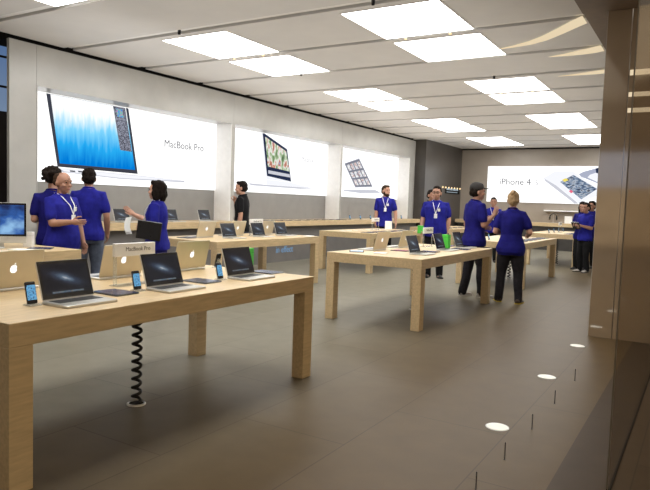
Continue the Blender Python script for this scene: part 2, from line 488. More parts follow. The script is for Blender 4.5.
# glass reflections of mall lights, added as glowing ribbons under the ceiling
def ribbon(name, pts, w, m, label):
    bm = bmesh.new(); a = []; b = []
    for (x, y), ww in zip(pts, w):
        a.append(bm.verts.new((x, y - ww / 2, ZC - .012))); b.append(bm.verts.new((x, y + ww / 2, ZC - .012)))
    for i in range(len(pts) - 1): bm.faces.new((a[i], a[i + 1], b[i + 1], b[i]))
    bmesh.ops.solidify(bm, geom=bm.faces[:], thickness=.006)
    tag(obj(name, bm, m), label, 'ceiling light', 'curved warm reflection streaks')
ribbon('ceiling_reflection_strip', [(-1.38, 7.99), (-1.55, 8.17), (-1.75, 8.40), (-1.98, 8.64), (-2.2, 8.80), (-2.45, 8.91), (-2.7, 8.97)], [.34, .32, .29, .25, .19, .11, .02], WARMSOFT, 'wide curved warm reflection streak on the ceiling nearest the camera by the shopfront edge')
ribbon('ceiling_reflection_strip', [(-1.38, 9.47), (-1.52, 9.55), (-1.7, 9.62), (-1.9, 9.68), (-2.15, 9.71)], [.36, .34, .27, .16, .02], WARMSOFT, 'short curved warm reflection streak on the ceiling, second from the camera at the shopfront edge')
ribbon('ceiling_reflection_strip', [(-1.38, 10.98), (-1.5, 11.03), (-1.7, 11.09), (-2.0, 11.14), (-2.3, 11.16)], [.34, .32, .25, .13, .02], WARMSOFT, 'short warm reflection streak on the ceiling, third from the camera at the shopfront edge')

# ---- left wall with three lit niches
XP = -9.2                                  # niche back
NZ = 3.055                                 # lintel underside
NICHES = [(5.85, 10.38), (10.49, 15.04), (15.13, 19.72)]
bm = bmesh.new()
for a, b in ((5.4, 5.83), ):
    box(bm, XW - .06, XW, a, b, 0, ZC - .055)
box(bm, XW - .6, XW, 5.835, 5.85, 0, NZ)
box(bm, XW - .6, XW, 19.72, 20.17, 0, ZC - .055)
# lintel boards with fine joints
for a, b in ((5.835, 10.43), (10.436, 15.085), (15.091, 19.72)):
    box(bm, XW - .6, XW, a, b, NZ, ZC - .055)
for a, b in ((10.38, 10.49), (15.04, 15.13)): box(bm, XW - .6, XW, a, b, 0, NZ)
struct('wall_left', bm, WALL)
bm = bmesh.new(); box(bm, XW - .6, XW - .1, 5.4, 20.17, ZC - .055, ZC + .13); struct('trim_20', bm, GAP)
bm = bmesh.new()
for a, b in NICHES: box(bm, XP - .1, XP, a, b, 0, NZ)
struct('wall_niche', bm, NICHE)
bm = bmesh.new()
for a, b in NICHES:
    box(bm, XP, XW - .002, b - .012, b, .98, NZ)
struct('trim_21', bm, REVEAL)

# end of the left wall: dark polished stone
bm = bmesh.new(); box(bm, -8.95, -8.36, 20.175, YB, 0, ZC); struct('wall_left_end', bm, DARKWALL)
# back wall
bm = bmesh.new(); box(bm, -8.9, -.9, YB, YB + .3, 0, ZC); struct('wall_back', bm, mat('back_wall_taupe', (.31, .265, .22), .4, vary=.05, scale=3))
bm = bmesh.new(); box(bm, -8.36, -1.1, YB - .03, YB, ZC - .05, ZC); struct('trim_22', bm, GAP)

# right-hand shopfront: a polished panel across, a glass pane running back, floor rails
bm = bmesh.new(); box(bm, -1.09, -.845, 7.75, 7.79, 0, ZC); box(bm, -.835, .3, 7.75, 7.79, 0, ZC)
def panel_mat():
    m, t, out = nt('smoky_panel'); L = t.links.new
    d = t.nodes.new('ShaderNodeBsdfPrincipled'); d.inputs['Base Color'].default_value = (.39, .29, .185, 1); d.inputs['Roughness'].default_value = .5
    g = t.nodes.new('ShaderNodeBsdfGlossy'); g.inputs['Roughness'].default_value = .06; g.inputs['Color'].default_value = (.9, .88, .85, 1)
    tc = t.nodes.new('ShaderNodeTexCoord'); n = t.nodes.new('ShaderNodeTexNoise'); n.inputs['Scale'].default_value = 3
    mr = t.nodes.new('ShaderNodeMapRange'); mr.inputs['To Min'].default_value = .38; mr.inputs['To Max'].default_value = .52
    mx = t.nodes.new('ShaderNodeMixShader')
    L(tc.outputs['Object'], n.inputs['Vector']); L(n.outputs['Fac'], mr.inputs['Value']); L(mr.outputs['Result'], mx.inputs[0])
    L(d.outputs[0], mx.inputs[1]); L(g.outputs[0], mx.inputs[2]); L(mx.outputs[0], out.inputs['Surface'])
    return m
struct('wall_right_panel', bm, panel_mat())
bm = bmesh.new(); box(bm, -1.1, -1.07, 7.79, YB, 0, ZC); struct('wall_right', bm, WALL)
bm = bmesh.new(); box(bm, -.345, -.335, 3.36, 7.74, .0, ZC - .03)
w2 = struct('window_1', bm, glass_mat('shop_glass', (.90, .87, .83), .3))
bm = bmesh.new(); box(bm, -.346, -.334, 2.2, 7.74, 0, .004); struct('trim_23', bm, GAP)
bm = bmesh.new(); box(bm, -.343, -.337, 3.345, 3.358, 0, ZC - .03); struct('trim_24', bm, mat('pane_edge', (.16, .14, .11), .3))

for i, (z, h_) in enumerate(((3.0, .06), (2.76, .05), (2.585, .05))):  # warm lights mirrored in the panel, added as glowing strips
    t = thing('panel_reflection_strip', 'warm reflection streak on the smoky panel, %s of three' % ('topmost', 'middle', 'lowest')[i], 'reflection', (-.60, 7.75, z), 0, 'warm reflection streaks on the smoky panel')
    obj('reflection_glow', bx(-.23, .5, -.012, -.004, -h_ / 2, h_ / 2, bevel=.003), WARMSOFT, t); obj('clip', bx(-.2, .45, -.004, 0, -.01, .01), GAP, t)
# mall beyond and behind: fascia and shop wall, made to glow for the reflections
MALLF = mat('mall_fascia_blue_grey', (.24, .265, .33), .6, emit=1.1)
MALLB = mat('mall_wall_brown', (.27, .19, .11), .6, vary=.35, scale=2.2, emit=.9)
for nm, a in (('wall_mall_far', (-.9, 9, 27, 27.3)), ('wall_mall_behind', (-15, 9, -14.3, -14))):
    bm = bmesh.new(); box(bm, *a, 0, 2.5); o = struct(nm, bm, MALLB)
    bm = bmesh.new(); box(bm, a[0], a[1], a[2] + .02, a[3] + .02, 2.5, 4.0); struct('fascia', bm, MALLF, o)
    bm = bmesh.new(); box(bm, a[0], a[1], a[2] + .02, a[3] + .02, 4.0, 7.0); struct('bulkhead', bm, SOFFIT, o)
# dark mall wall left of the shop, with a blue sky window high up
bm = bmesh.new(); box(bm, -11.6, -11.4, 2, 8.5, 0, 5); struct('wall_mall_left', bm, mat('mall_wall_dark', (.035, .03, .03), .5, vary=.3, scale=2))
bm = bmesh.new(); box(bm, -11.4, -11.37, 5.2, 8.2, 2.95, 4.55); wn = struct('window_2', bm, ramp_emit('evening_sky', [(0, (.30, .42, .62)), (1, (.10, .22, .5))], .55, namt=.2))
bm = bmesh.new()
for z in (3.4, 3.95): box(bm, -11.37, -11.35, 5.2, 8.2, z - .02, z + .02)
struct('window_frame', bm, GAP, wn)

# ---- wall counters
def counter(label, x0, x1, y0, y1, toe):
    t = thing('wall_counter', label, 'counter')
    obj('worktop', bx(x0, x1, y0, y1, .85, .98, bevel=.004), WOOD, t)
    return t
t = counter('long pale wood counter running along the poster wall', -9.19, -8.46, 5.87, 20.15, 0)
obj('front_panel', bx(-8.62, -8.58, 5.9, 20.1, 0, .85), PANELDARK, t)
tm = text_mesh('in effect', .22, .001); tm.transform(on_left_wall(-8.575, 11.85, .22))
link('lettering', tm, BLUEGLOW, t)  # reflected words, put on the counter front as glowing letters
t = counter('pale wood counter along the back wall under the phone poster', -8.3, -1.2, 23.2, 23.85, 0)
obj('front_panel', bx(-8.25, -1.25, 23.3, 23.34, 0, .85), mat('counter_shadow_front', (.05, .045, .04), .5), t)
t = thing('wall_shelf', 'thin white shelf on the back wall below the phone poster', 'shelf', (-3.9, 23.87, 1.42))
obj('board', bx(-1.2, 1.2, -.22, -.001, -.02, .02), WHITE, t)

# ================================================================== POSTERS
def YZ(pts, x): return [(x, y, z) for y, z in pts]
PX = XP + .03
def poster_left(label, a, b):
    t = thing('lightbox_sign', label, 'poster', (0, 0, 0))
    obj('lit_panel', bx(XP + .001, PX, a + .001, b - .014, 1.625, NZ + .12 if False else NZ - .002), LIGHTBOX, t)
    return t
def art(name, pts, m, parent, k, clip=True):
    bm = bmesh.new()
    q = [(y, min(z, NZ - .01) if clip else z) for y, z in pts]
    prism(bm, q, PX + .002 * k - .0015, PX + .002 * k)
    return obj(name, bm, m, parent)
A_FRAME = emit_mat('poster_bezel', (.05, .055, .075), 1.)
A_SILVER = emit_mat('poster_silver', (.62, .63, .70), 1.)
A_PALE = emit_mat('poster_pale', (.86, .87, .92), 1.1)
A_TEXT = emit_mat('poster_text', (.16, .16, .18), 1.)
A_NAVY = emit_mat('poster_navy', (.02, .03, .07), 1.)

t = poster_left('lit wall poster of a big laptop with a blue icy screen', *NICHES[0])
p = art('laptop_lid', [(6.28, 3.045), (7.95, 3.045), (8.19, 1.86), (6.49, 1.885)], A_FRAME, t, 1)
ice = ramp_emit('icy_blue_picture', [(.02, (.0, .19, .66)), (.3, (.02, .40, .86)), (.55, (.22, .66, .95)), (.74, (.8, .93, .99)), (.8, (.97, .99, 1))], 1.05,
                axis=2, nscale=5, namt=.42, stretch=(1, 5, .5))
art('screen_picture', [(6.355, 3.04), (7.89, 3.04), (8.125, 1.93), (6.53, 1.94)], ice, p, 2)
codes = noise_emit('window_listing', [(.42, (.01, .012, .03)), (.5, (.35, .38, .5)), (.58, (.015, .015, .04))], .9, 30, stretch=(1, .35, 1))
art('side_window', [(7.60, 3.035), (7.87, 3.035), (8.04, 2.26), (7.77, 2.27)], codes, p, 3)
art('colour_thumbnail', [(7.66, 3.0), (7.80, 3.0), (7.84, 2.86), (7.70, 2.86)], noise_emit('thumb_colours', [(.4, (.05, .15, .8)), (.5, (.1, .6, .3)), (.6, (.5, .05, .5))], 1., 4), p, 4)
p = art('laptop_base', [(6.49, 1.865), (8.19, 1.835), (9.45, 1.79), (9.4, 1.755), (7.8, 1.745), (6.58, 1.80)], A_SILVER, t, 1)
art('keyboard_deck', [(6.53, 1.858), (8.17, 1.826), (9.40, 1.786), (7.8, 1.765), (6.62, 1.815)], A_PALE, p, 2)
bm = bmesh.new()
for i in range(3): prism(bm, [(6.72 + i * .16, 1.84), (6.82 + i * .16, 1.838), (6.83 + i * .16, 1.815), (6.73 + i * .16, 1.817)], PX + .0045, PX + .006)
obj('port_row', bm, A_FRAME, p)
me = text_mesh('MacBook Pro', .205, .001); me.transform(on_left_wall(PX + .003, 8.84, 2.43)); link('lettering', me, A_TEXT, t)

t = poster_left('lit wall poster of a slim open laptop showing a colourful picture', *NICHES[1])
p = art('laptop_lid', [(11.93, 3.05), (12.1, 3.05), (13.05, 2.77), (13.28, 1.93), (12.19, 1.955)], A_PALE, t, 1)
art('bezel', [(12.0, 3.045), (12.07, 3.045), (13.03, 2.75), (13.25, 1.95), (12.22, 2.04)], A_NAVY, p, 2)
pic = noise_emit('park_picture', [(.28, (.02, .07, .02)), (.4, (.16, .3, .1)), (.48, (.6, .68, .5)), (.53, (.8, .82, .82)), (.58, (.6, .25, .14)), (.64, (.4, .1, .06)), (.74, (.25, .35, .6))], .95, 6, stretch=(1, 1.3, .55))
art('screen_picture', [(12.10, 2.97), (12.99, 2.70), (13.17, 2.20), (12.24, 2.27)], pic, p, 3)
art('toolbar', [(12.26, 2.18), (13.18, 2.13), (13.2, 2.05), (12.27, 2.1)], A_SILVER, p, 3)
p = art('laptop_base', [(11.51, 1.835), (12.21, 1.825), (14.43, 1.815), (13.7, 1.775), (11.6, 1.785)], A_SILVER, t, 1)
art('keyboard_deck', [(12.2, 1.95), (13.28, 1.925), (14.35, 1.815), (12.21, 1.83)], A_PALE, p, 2)
me = text_mesh('MacBook', .19, .001, squeeze=.8); me.transform(on_left_wall(PX + .003, 13.72, 2.5)); link('lettering', me, emit_mat('poster_text_pale', (.55, .55, .58), 1.), t)

t = poster_left('lit wall poster of a tilted screen filled with a grid of photos', *NICHES[2])
sc4 = [(16.0, 2.6), (16.86, 2.80), (17.80, 2.0), (16.70, 1.945)]
p = art('laptop_lid', [(15.96, 2.60), (16.87, 2.83), (17.86, 1.985), (16.68, 1.92)], A_SILVER, t, 1)
art('bezel', sc4, emit_mat('grid_grey', (.22, .23, .28), 1.), p, 2)
def bil(u, v):
    a, b, c, d = [Vector(q) for q in sc4]
    return tuple((a * (1 - u) + b * u) * (1 - v) + (d * (1 - u) + c * u) * v)
bm = bmesh.new()
for i in range(4):
    for j in range(3):
        u0, u1, v0, v1 = .06 + i * .235, .06 + i * .235 + .17, .07 + j * .31, .07 + j * .31 + .24
        prism(bm, [bil(u0, v0), bil(u1, v0), bil(u1, v1), bil(u0, v1)], PX + .0045, PX + .006)
obj('photo_grid', bm, noise_emit('grid_photos', [(.35, (.85, .85, .82)), (.5, (.6, .62, .7)), (.56, (.5, .25, .2)), (.62, (.9, .9, .88))], 1., 7), p)
art('laptop_base', [(15.97, 1.835), (18.04, 1.90), (18.48, 1.81), (17.03, 1.765), (15.97, 1.80)], A_SILVER, t, 1)
obj('cyan_mark', prism(bmesh.new(), [(15.16, 1.99), (15.2, 1.99), (15.2, 1.64), (15.16, 1.64)], PX + .001, PX + .003), emit_mat('cyan_mark', (.3, .75, 1), 1.), t)

# poster on the back wall
t = thing('lightbox_sign', 'lit white poster on the back wall showing white and dark phones', 'poster')
PYB = YB - .06
bm = bx(-7.29, -3.30, PYB, YB - .001, 1.69, 3.035); obj('lit_panel', bm, LIGHTBOX, t)
def artb(name, pts, m, parent, k):
    bm = bmesh.new(); y0 = PYB - .002 * k
    a = [bm.verts.new((x, y0, z)) for x, z in pts]; b = [bm.verts.new((x, y0 + .0015, z)) for x, z in pts]; n = len(pts)
    bm.faces.new(a); bm.faces.new(b[::-1])
    for i in range(n): bm.faces.new((a[i], b[i], b[(i + 1) % n], a[(i + 1) % n]))
    return obj(name, bm, m, parent)
p = artb('white_phone', [(-5.2, 2.62), (-4.82, 2.86), (-4.2, 2.86), (-3.32, 2.28), (-3.32, 2.0), (-3.9, 1.705), (-4.1, 1.705), (-5.15, 2.5)], A_PALE, t, 1)
artb('phone_edge', [(-5.2, 2.60), (-5.14, 2.5), (-4.08, 1.705), (-3.95, 1.705), (-4.75, 2.34)], A_SILVER, p, 2)
artb('phone_screen', [(-4.62, 2.47), (-4.18, 2.73), (-3.36, 2.24), (-3.86, 1.86)], noise_emit('phone_art', [(.36, (.02, .03, .07)), (.48, (.12, .2, .33)), (.56, (.55, .6, .68)), (.62, (.03, .04, .08))], 1., 7, stretch=(1, 1, 2.2)), p, 3)
artb('yellow_icon', [(-4.55, 2.55), (-4.42, 2.61), (-4.33, 2.54), (-4.46, 2.47)], emit_mat('icon_yellow', (.9, .75, .15), 1.), p, 4)
artb('red_icon', [(-4.3, 2.15), (-4.22, 2.19), (-4.14, 2.12), (-4.22, 2.07)], emit_mat('icon_red', (.85, .15, .25), 1.), p, 4)
p = artb('dark_phone', [(-4.0, 2.75), (-3.85, 2.84), (-3.32, 3.0), (-3.32, 2.42), (-3.9, 2.66)], emit_mat('poster_blue_grey', (.42, .45, .58), 1.), t, 2)
artb('phone_screen', [(-3.62, 2.74), (-3.34, 2.84), (-3.34, 2.47), (-3.7, 2.64)], A_PALE, p, 3)
artb('camera_corner', [(-3.45, 2.95), (-3.32, 3.0), (-3.32, 2.78), (-3.42, 2.8)], A_NAVY, p, 4)
me = text_mesh('iPhone 4', .335, .001); me.transform(on_back_wall(-6.83, PYB - .003, 2.345)); link('lettering', me, A_TEXT, t)
me = text_mesh('S', .26, .001); me.transform(on_back_wall(-5.50, PYB - .003, 2.345)); link('lettering', me, emit_mat('poster_text_pale_grey', (.42, .42, .45), 1.), t)

# mall lamps and shop sign reflected in the glass, added as glowing parts
for i in range(7):
    y = 21.85 + i * .31
    bm = bmesh.new(); ell(bm, (0, 0, 0), (.02, .05, .035)); o = obj('lamp_reflection', bm, WARM); o.location = (-8.335, y, 2.15)
    tag(o, 'small warm lamp reflection in the row on the dark wall end', 'lamp', 'warm lamp reflections on the dark wall')
t = thing('sign_reflection', 'small pale shop sign reflection glowing on the dark wall end', 'sign', (-8.355, 22.15, 1.93))
obj('backing', bx(0, .012, 0, 1.55, 0, .26), GAP, t)
bm = bmesh.new()
for i in range(8): box(bm, .012, .016, .12 + i * .16, .12 + i * .16 + .1, .13, .21 - .02 * (i % 2), bevel=.008)
box(bm, .012, .016, .12, 1.3, .05, .07)
obj('lettering', bm, PALEGLOW, t)

# ================================================================== TABLES
TX = (-4.00, -2.74); TX2 = (-7.17, -5.87); TZ = .835
def make_table(L, label, loc):
    t = thing('display_table', label, 'table', loc, 0, 'long pale wood display tables')
    w = .635; h = L / 2
    obj('tabletop', bx(-w, w, -h, h, TZ - .118, TZ, bevel=.004), WOOD, t)
    for sx in (-1, 1):
        for sy in (-1, 1):
            x0, x1 = (w - .11, w) if sx > 0 else (-w, -w + .11)
            y0, y1 = (h - .125, h) if sy > 0 else (-h, -h + .125)
            obj('leg', bx(x0 + .0005, x1 - .0005, y0 + .0005, y1 - .0005, 0, TZ - .1175, bevel=.003), WOOD, t)
    return t
cx1, cx2 = sum(TX) / 2, sum(TX2) / 2
make_table(2.64, 'long pale wood display table nearest the camera, laptops lined along it', (cx1, 3.005, 0))
T1 = make_table(2.74, 'pale wood table in the middle, three open laptops on its shopfront side', (cx1, 7.99, 0))
def tb(c, y, label): return dup(T1, (c, y, 0), 0, label)
tb(cx1, 12.75, 'pale wood table behind the woman seen from behind')
tb(cx1, 18.05, 'farthest pale wood table on the shopfront side, by the man with a camera')
tb(cx2, 3.1, 'pale wood table with the all-in-one computer, behind the front table')
tb(cx2, 8.08, 'pale wood table between the woman with a black folder and the man in black')
tb(cx2, 12.85, 'pale wood table strewn with small devices, before the bearded man')
tb(cx2, 17.7, 'farthest pale wood table on the poster side')

# ================================================================== DEVICES
def make_laptop(loc, rz, label, wide=.34, deep=.228, open_deg=108, screen=True, lidmat=None, group='open laptops on the tables'):
    """user sits on local -y; hinge along +y"""
    t = thing('laptop', label, 'laptop', loc, rz, group)
    lm = lidmat or ALU
    obj('base', slab(bmesh.new(), wide, deep, 0, .016, .014), ALU, t, False)
    obj('keyboard', bx(-wide * .42, wide * .42, -deep * .06, deep * .38, .0155, .0172), KEYS, t)
    obj('trackpad', bx(-wide * .15, wide * .15, -deep * .45, -deep * .12, .0155, .0166), mat('trackpad_grey', (.5, .49, .47), .35), t)
    A = Matrix.Translation((0, deep / 2 - .012, .017)) @ Matrix.Rotation(-math.radians(open_deg - 90), 4, 'X')
    # lid stands in local x-z, front (screen) faces -y
    bm = bmesh.new(); slab(bm, wide, deep * .98, -.004, .004, .012, M=Matrix.Translation((0, 0, deep * .49)) @ Matrix.Rotation(PI / 2, 4, 'X'))
    bmesh.ops.transform(bm, matrix=A, verts=bm.verts)
    lid = obj('lid', bm, lm, t)
    z0, z1 = .006, deep * .975
    obj('bezel', bx(-wide / 2 + .004, wide / 2 - .004, -.0055, -.0035, z0, z1, M=A), BLACK, lid)
    # display keeps its own x-z axes so the desktop picture lies flat in it
    bm = bx(-wide / 2 + .018, wide / 2 - .018, -.0066, -.0052, z0 + .024, z1 - .016)
    d = obj('display', bm, GALAXY, lid); d.matrix_local = A
    dk = obj('dock_icons', bx(-wide * .3, wide * .3, -.0075, -.0064, z0 + .029, z0 + .038), DOCK, lid); dk.matrix_local = A
    emblem('emblem', .06, A @ Matrix.Translation((0, .0047, deep * .5)) @ Matrix.Rotation(PI, 4, 'Z'), EMBLEM, lid)
    return t
def make_tablet(loc, rz, label, w=.185, d=.245, m=None, group='flat tablets on the tables'):
    t = thing('tablet', label, 'tablet', loc, rz, group)
    obj('body', slab(bmesh.new(), w, d, 0, .009, .012), BLACK, t)
    obj('screen', bx(-w / 2 + .012, w / 2 - .012, -d / 2 + .016, d / 2 - .016, .0085, .0098), m or TABLETSCR, t)
    obj('button', slab(bmesh.new(), .012, .012, .0085, .0096, .0055, M=Matrix.Translation((0, -d / 2 + .008, 0))), KEYS, t)
    return t
def make_phone(loc, rz, label, group='phones on little stands'):
    """leaning phone on a clear stand, screen faces local -y"""
    t = thing('phone', label, 'phone', loc, rz, group)
    obj('stand', slab(bmesh.new(), .075, .075, 0, .008, .01), ACRYL, t)
    A = Matrix.Translation((0, .0, .008)) @ Matrix.Rotation(-math.radians(14), 4, 'X')
    obj('back_prop', bx(-.02, .02, .007, .02, 0, .075, M=A), ACRYL, t)
    bm = bmesh.new(); slab(bm, .062, .122, -.0048, .0048, .009, M=A @ Matrix.Translation((0, 0, .062)) @ Matrix.Rotation(PI / 2, 4, 'X'))
    b = obj('body', bm, BLACK, t)
    obj('screen', bx(-.0265, .0265, -.0056, -.0046, .022, .104, M=A), PHONESCR, b)
    return t
def make_sign(loc, rz, label, words=None, w=.26):
    t = thing('sign_holder', label, 'sign', loc, rz, 'white header signs on clear posts')
    obj('base', slab(bmesh.new(), w, .09, 0, .008, .006), ACRYL, t)
    for sx in (-1, 1): obj('post', bx(sx * (w / 2 - .014) - .012, sx * (w / 2 - .014) + .012, -.005, .005, .008, .20), ACRYL, t)
    h = obj('header', bx(-w / 2, w / 2, -.012, .012, .20, .29, bevel=.004), WHITE, t)
    if words:
        me = text_mesh(words, .04, .0005); me.transform(Matrix.Translation((-.088, -.0128, .236)) @ Matrix.Rotation(PI / 2, 4, 'X'))
        link('lettering', me, INK, h)
    return t
def coil(loc, label, z1=TZ - .14):
    bm = bmesh.new(); pts = []
    turns = 11; n = turns * 12
    for i in range(n + 1):
        a = 2 * PI * turns * i / n; z = .02 + (z1 - .02) * i / n
        pts.append((.028 * math.cos(a), .028 * math.sin(a), z))
    tube(bm, pts, .0115, 7)
    t = thing('coiled_cable', label, 'cable', loc, 0, 'coiled black cables under tables')
    obj('cord', bm, CABLE, t, True)
    bm = bmesh.new()
    r0, r1 = .052, .066
    for k in range(24):
        a, b = 2 * PI * k / 24, 2 * PI * (k + 1) / 24
        for (ra, za), (rb, zb) in (((r0, .0), (r0, .012)), ((r0, .012), (r1, .006)), ((r1, .006), (r1, 0))):
            bm.faces.new([bm.verts.new((r * math.cos(q), r * math.sin(q), z)) for r, z, q in ((ra, za, a), (ra, za, b), (rb, zb, b), (rb, zb, a))])
    bmesh.ops.remove_doubles(bm, verts=bm.verts, dist=1e-5)
    obj('floor_ring', bm, ALU, t, True)
    bm = bmesh.new(); tube(bm, [(0, 0, .001), (0, 0, .006)], .052, 20, cap=False); obj('cap', bm, GAP, t)
    return t
Z = TZ
RX = PI / 2            # user on the +X side: local -y -> +X
LX = -PI / 2           # user on the -X side
# ---- front table
make_laptop((-2.985, 2.265, Z), RX, 'open silver laptop with a galaxy screen at the near end of the front table')
LP = bpy.data.objects['laptop']
def lap(x, y, rz, label, z=Z, group=None): return dup(LP, (x, y, z), rz, label, group)
lap(-2.995, 3.02, RX, 'open silver laptop in the middle of the front table, beside the white sign')
lap(-3.02, 3.86, RX, 'open silver laptop with a galaxy screen before the green box on the front table')
LG = make_laptop((-3.78, 2.27, Z), LX, 'pale laptop with lit emblem, back turned, at the near end of the front table', lidmat=GOLDALU, open_deg=104, wide=.39, deep=.25, group='laptops with their backs turned')
def lapb(x, y, rz, label, z=Z): return dup(LG, (x, y, z), rz, label)
lapb(-3.81, 3.15, LX, 'pale laptop with lit emblem, back turned, behind the white sign on the front table')
lapb(-3.82, 3.88, LX, 'pale laptop with lit emblem, back turned, at the far end of the front table')
TB = make_tablet((-3.14, 2.635, Z), RX, 'dark flat tablet between the first and middle laptops of the front table')
def tab(x, y, label, z=Z, rz=RX, s=1.): 
    o = dup(TB, (x, y, z), rz, label); return o
tab(-3.15, 3.43, 'dark flat tablet between the middle and last laptops of the front table')
tab(-3.17, 4.25, 'dark flat tablet at the far end of the front table')
PH = make_phone((-3.10, 2.045, Z), RX, 'upright phone with a blue screen left of the nearest laptop on the front table')
def pho(x, y, label, z=Z, rz=RX): return dup(PH, (x, y, z), rz, label)
pho(-3.12, 2.80, 'upright phone with a blue screen before the middle laptop of the front table')
pho(-3.12, 3.61, 'upright phone with a blue screen before the last laptop of the front table')
pho(-3.62, 3.46, 'phone on a stand, back turned, behind the middle laptop of the front table', rz=LX)
pho(-3.70, 4.22, 'phone on a stand, back turned, at the far end of the front table', rz=LX)
make_sign((-3.37, 2.99, Z), RX, 'white sign on clear posts lettered in grey, on the front table', 'MacBook Pro', .36)
SG = bpy.data.objects['sign_holder']
t = thing('carton', 'bright green carton behind the last laptop on the front table', 'box', (-3.36, 4.2, Z), .1, 'green cartons')
obj('body', bx(-.055, .055, -.05, .05, 0, .2, bevel=.004), GREEN, t)
obj('lid_seam', bx(-.0555, .0555, -.0505, .0505, .16, .163), mat('green_seam', (.03, .3, .03), .6), t)
GB = t
coil((-3.31, 2.97, 0), 'black coiled cable from the front table down to a floor ring')
CB = bpy.data.objects['coiled_cable']
dup(CB, (-3.4, 12.9, 0), 0, 'black coiled cable under the table behind the woman seen from behind')
dup(CB, (-3.35, 17.4, 0), 0, 'black coiled cable under the farthest shopfront-side table')
dup(CB, (-3.4, 8.0, 0), 0, 'black coiled cable under the middle table')
# ---- middle table
lap(-3.02, 7.32, RX, 'open laptop nearest the corner of the middle table, beside the white sign')
lap(-3.05, 8.30, RX, 'open laptop in the centre of the middle table, before the man with glasses')
lap(-3.06, 9.10, RX, 'open laptop at the far end of the middle table, by the man in a cap')
lapb(-3.80, 7.45, LX, 'pale laptop with lit emblem, back turned, nearest on the middle table')
lapb(-3.80, 8.22, LX, 'pale laptop with lit emblem, back turned, second on the middle table')
dup(SG, (-3.55, 8.78, Z), RX, 'white sign on clear posts before the man with glasses')
dup(GB, (-3.25, 8.75, Z), RX, 'bright green carton standing on the middle table')
tab(-3.12, 7.80, 'tablet in the middle table row between two laptops')
tab(-3.0, 8.70, 'tablet beside the green carton on the middle table')
c = dup(TB, (-3.45, 7.62, Z), RX, 'pink-covered tablet on the middle table by the white sign')
for ch in c.children:
    if ch.name.startswith('screen'):
        ch.data = ch.data.copy(); ch.data.materials[0] = PINK
c = dup(TB, (-3.2, 9.25 + .16, Z), RX, 'blue-covered tablet at the far end of the middle table')
c.location = (-3.42, 9.22, Z)
for ch in c.children:
    if ch.name.startswith('screen'):
        ch.data = ch.data.copy(); ch.data.materials[0] = BLUECASE
c = dup(TB, (-3.78, 6.98, Z), .5, 'light blue tablet lying at the near left corner of the middle table')
for ch in c.children:
    if ch.name.startswith('screen'):
        ch.data = ch.data.copy(); ch.data.materials[0] = mat('pale_blue_cover', (.4, .55, .75), .4)
def booklet(x, y, z, rz, label, w=.15, d=.21, m=PAPER):
    t = thing('booklet', label, 'booklet', (x, y, z), rz, 'white booklets')
    obj('pages', slab(bmesh.new(), w, d, 0, .006, .004), m, t)
    obj('cover', slab(bmesh.new(), w + .006, d + .006, .006, .0075, .004), WHITE, t)
booklet(-3.45, 7.0, Z, .3, 'white booklet at the near left corner of the middle table')
# ---- poster-side tables
t = thing('desktop_computer', 'silver all-in-one computer with a blue screen on the table at far left', 'computer', (-6.86, 4.12, Z), math.radians(55))
t.location = (-6.55, 3.86, Z)
obj('stand_foot', slab(bmesh.new(), .22, .19, 0, .008, .02), ALU, t)
bm = bmesh.new(); box(bm, -.1, .1, .03, .042, .015, .25, bevel=.003, M=Matrix.Rotation(-.18, 4, 'X')); obj('stand_neck', bm, ALU, t)
hs = obj('housing', bx(-.325, .325, -.012, .012, .055, .495, bevel=.006), ALU, t)
obj('bezel', bx(-.322, .322, -.0135, -.0115, .13, .492), BLACK, hs)
obj('display', bx(-.30, .30, -.0146, -.0132, .152, .47), IMACSCR, hs)
emblem('emblem', .045, Matrix.Translation((0, -.0125, .093)), INK, hs)
t = thing('carton', 'small white carton beside the all-in-one computer', 'box', (-6.5, 4.24, Z), .6)
obj('body', bx(-.05, .05, -.04, .04, 0, .17, bevel=.004), WHITE, t)
obj('lid_seam', bx(-.0505, .0505, -.0405, .0405, .13, .132), mat('seam_grey', (.5, .48, .45), .6), t)
tab(-6.22, 4.2, 'tablet with a blue cover at the far right corner of the all-in-one computer table', rz=2.3)
booklet(-6.05, 3.65, Z, 1.2, 'white booklet on the all-in-one computer table')
booklet(-6.2, 3.95, Z, 1.9, 'white booklet behind the first on the all-in-one computer table')
lap(-6.30, 7.60, RX, 'dark-screened laptop nearest on the table before the man in black', Z)
lap(-6.30, 8.36, RX, 'dark-screened laptop under the white sign before the man in black', Z)
lap(-6.30, 9.02, RX, 'dark-screened laptop farthest on the table before the man in black', Z)
lapb(-6.78, 7.32, LX, 'pale laptop, back turned, nearest on the table before the man in black')
lapb(-6.80, 8.1, LX, 'pale laptop, back turned, in the middle of the table before the man in black')
lapb(-6.80, 8.92, LX, 'pale laptop, back turned, farthest on the table before the man in black')
dup(SG, (-6.54, 8.45, Z), RX, 'white sign on clear posts before the man in black')
booklet(-6.02, 9.3, Z, .2, 'white booklet at the far right corner of the table before the man in black')
tab(-6.56, 9.28, 'tablet at the far end of the table before the man in black')
tab(-6.75, 7.0, 'tablet at the near end of the table before the man in black')
dup(SG, (-6.62, 13.1, Z), RX, 'white sign with a dark picture before the bearded man')
for i in range(9):
    tab(-6.12, 11.75 + i * .27, 'tablet in the right-hand row on the table before the bearded man', rz=RX)
for i in range(8):
    booklet(-6.75, 11.8 + i * .29, Z, .3 * (i % 3), 'white booklet in the left-hand row on the table before the bearded man', .1, .14)
t = thing('carton', 'small white carton by the bearded man\'s hand', 'box', (-6.72, 14.02, Z), .3)
obj('body', bx(-.08, .08, -.06, .06, 0, .2, bevel=.004), WHITE, t)
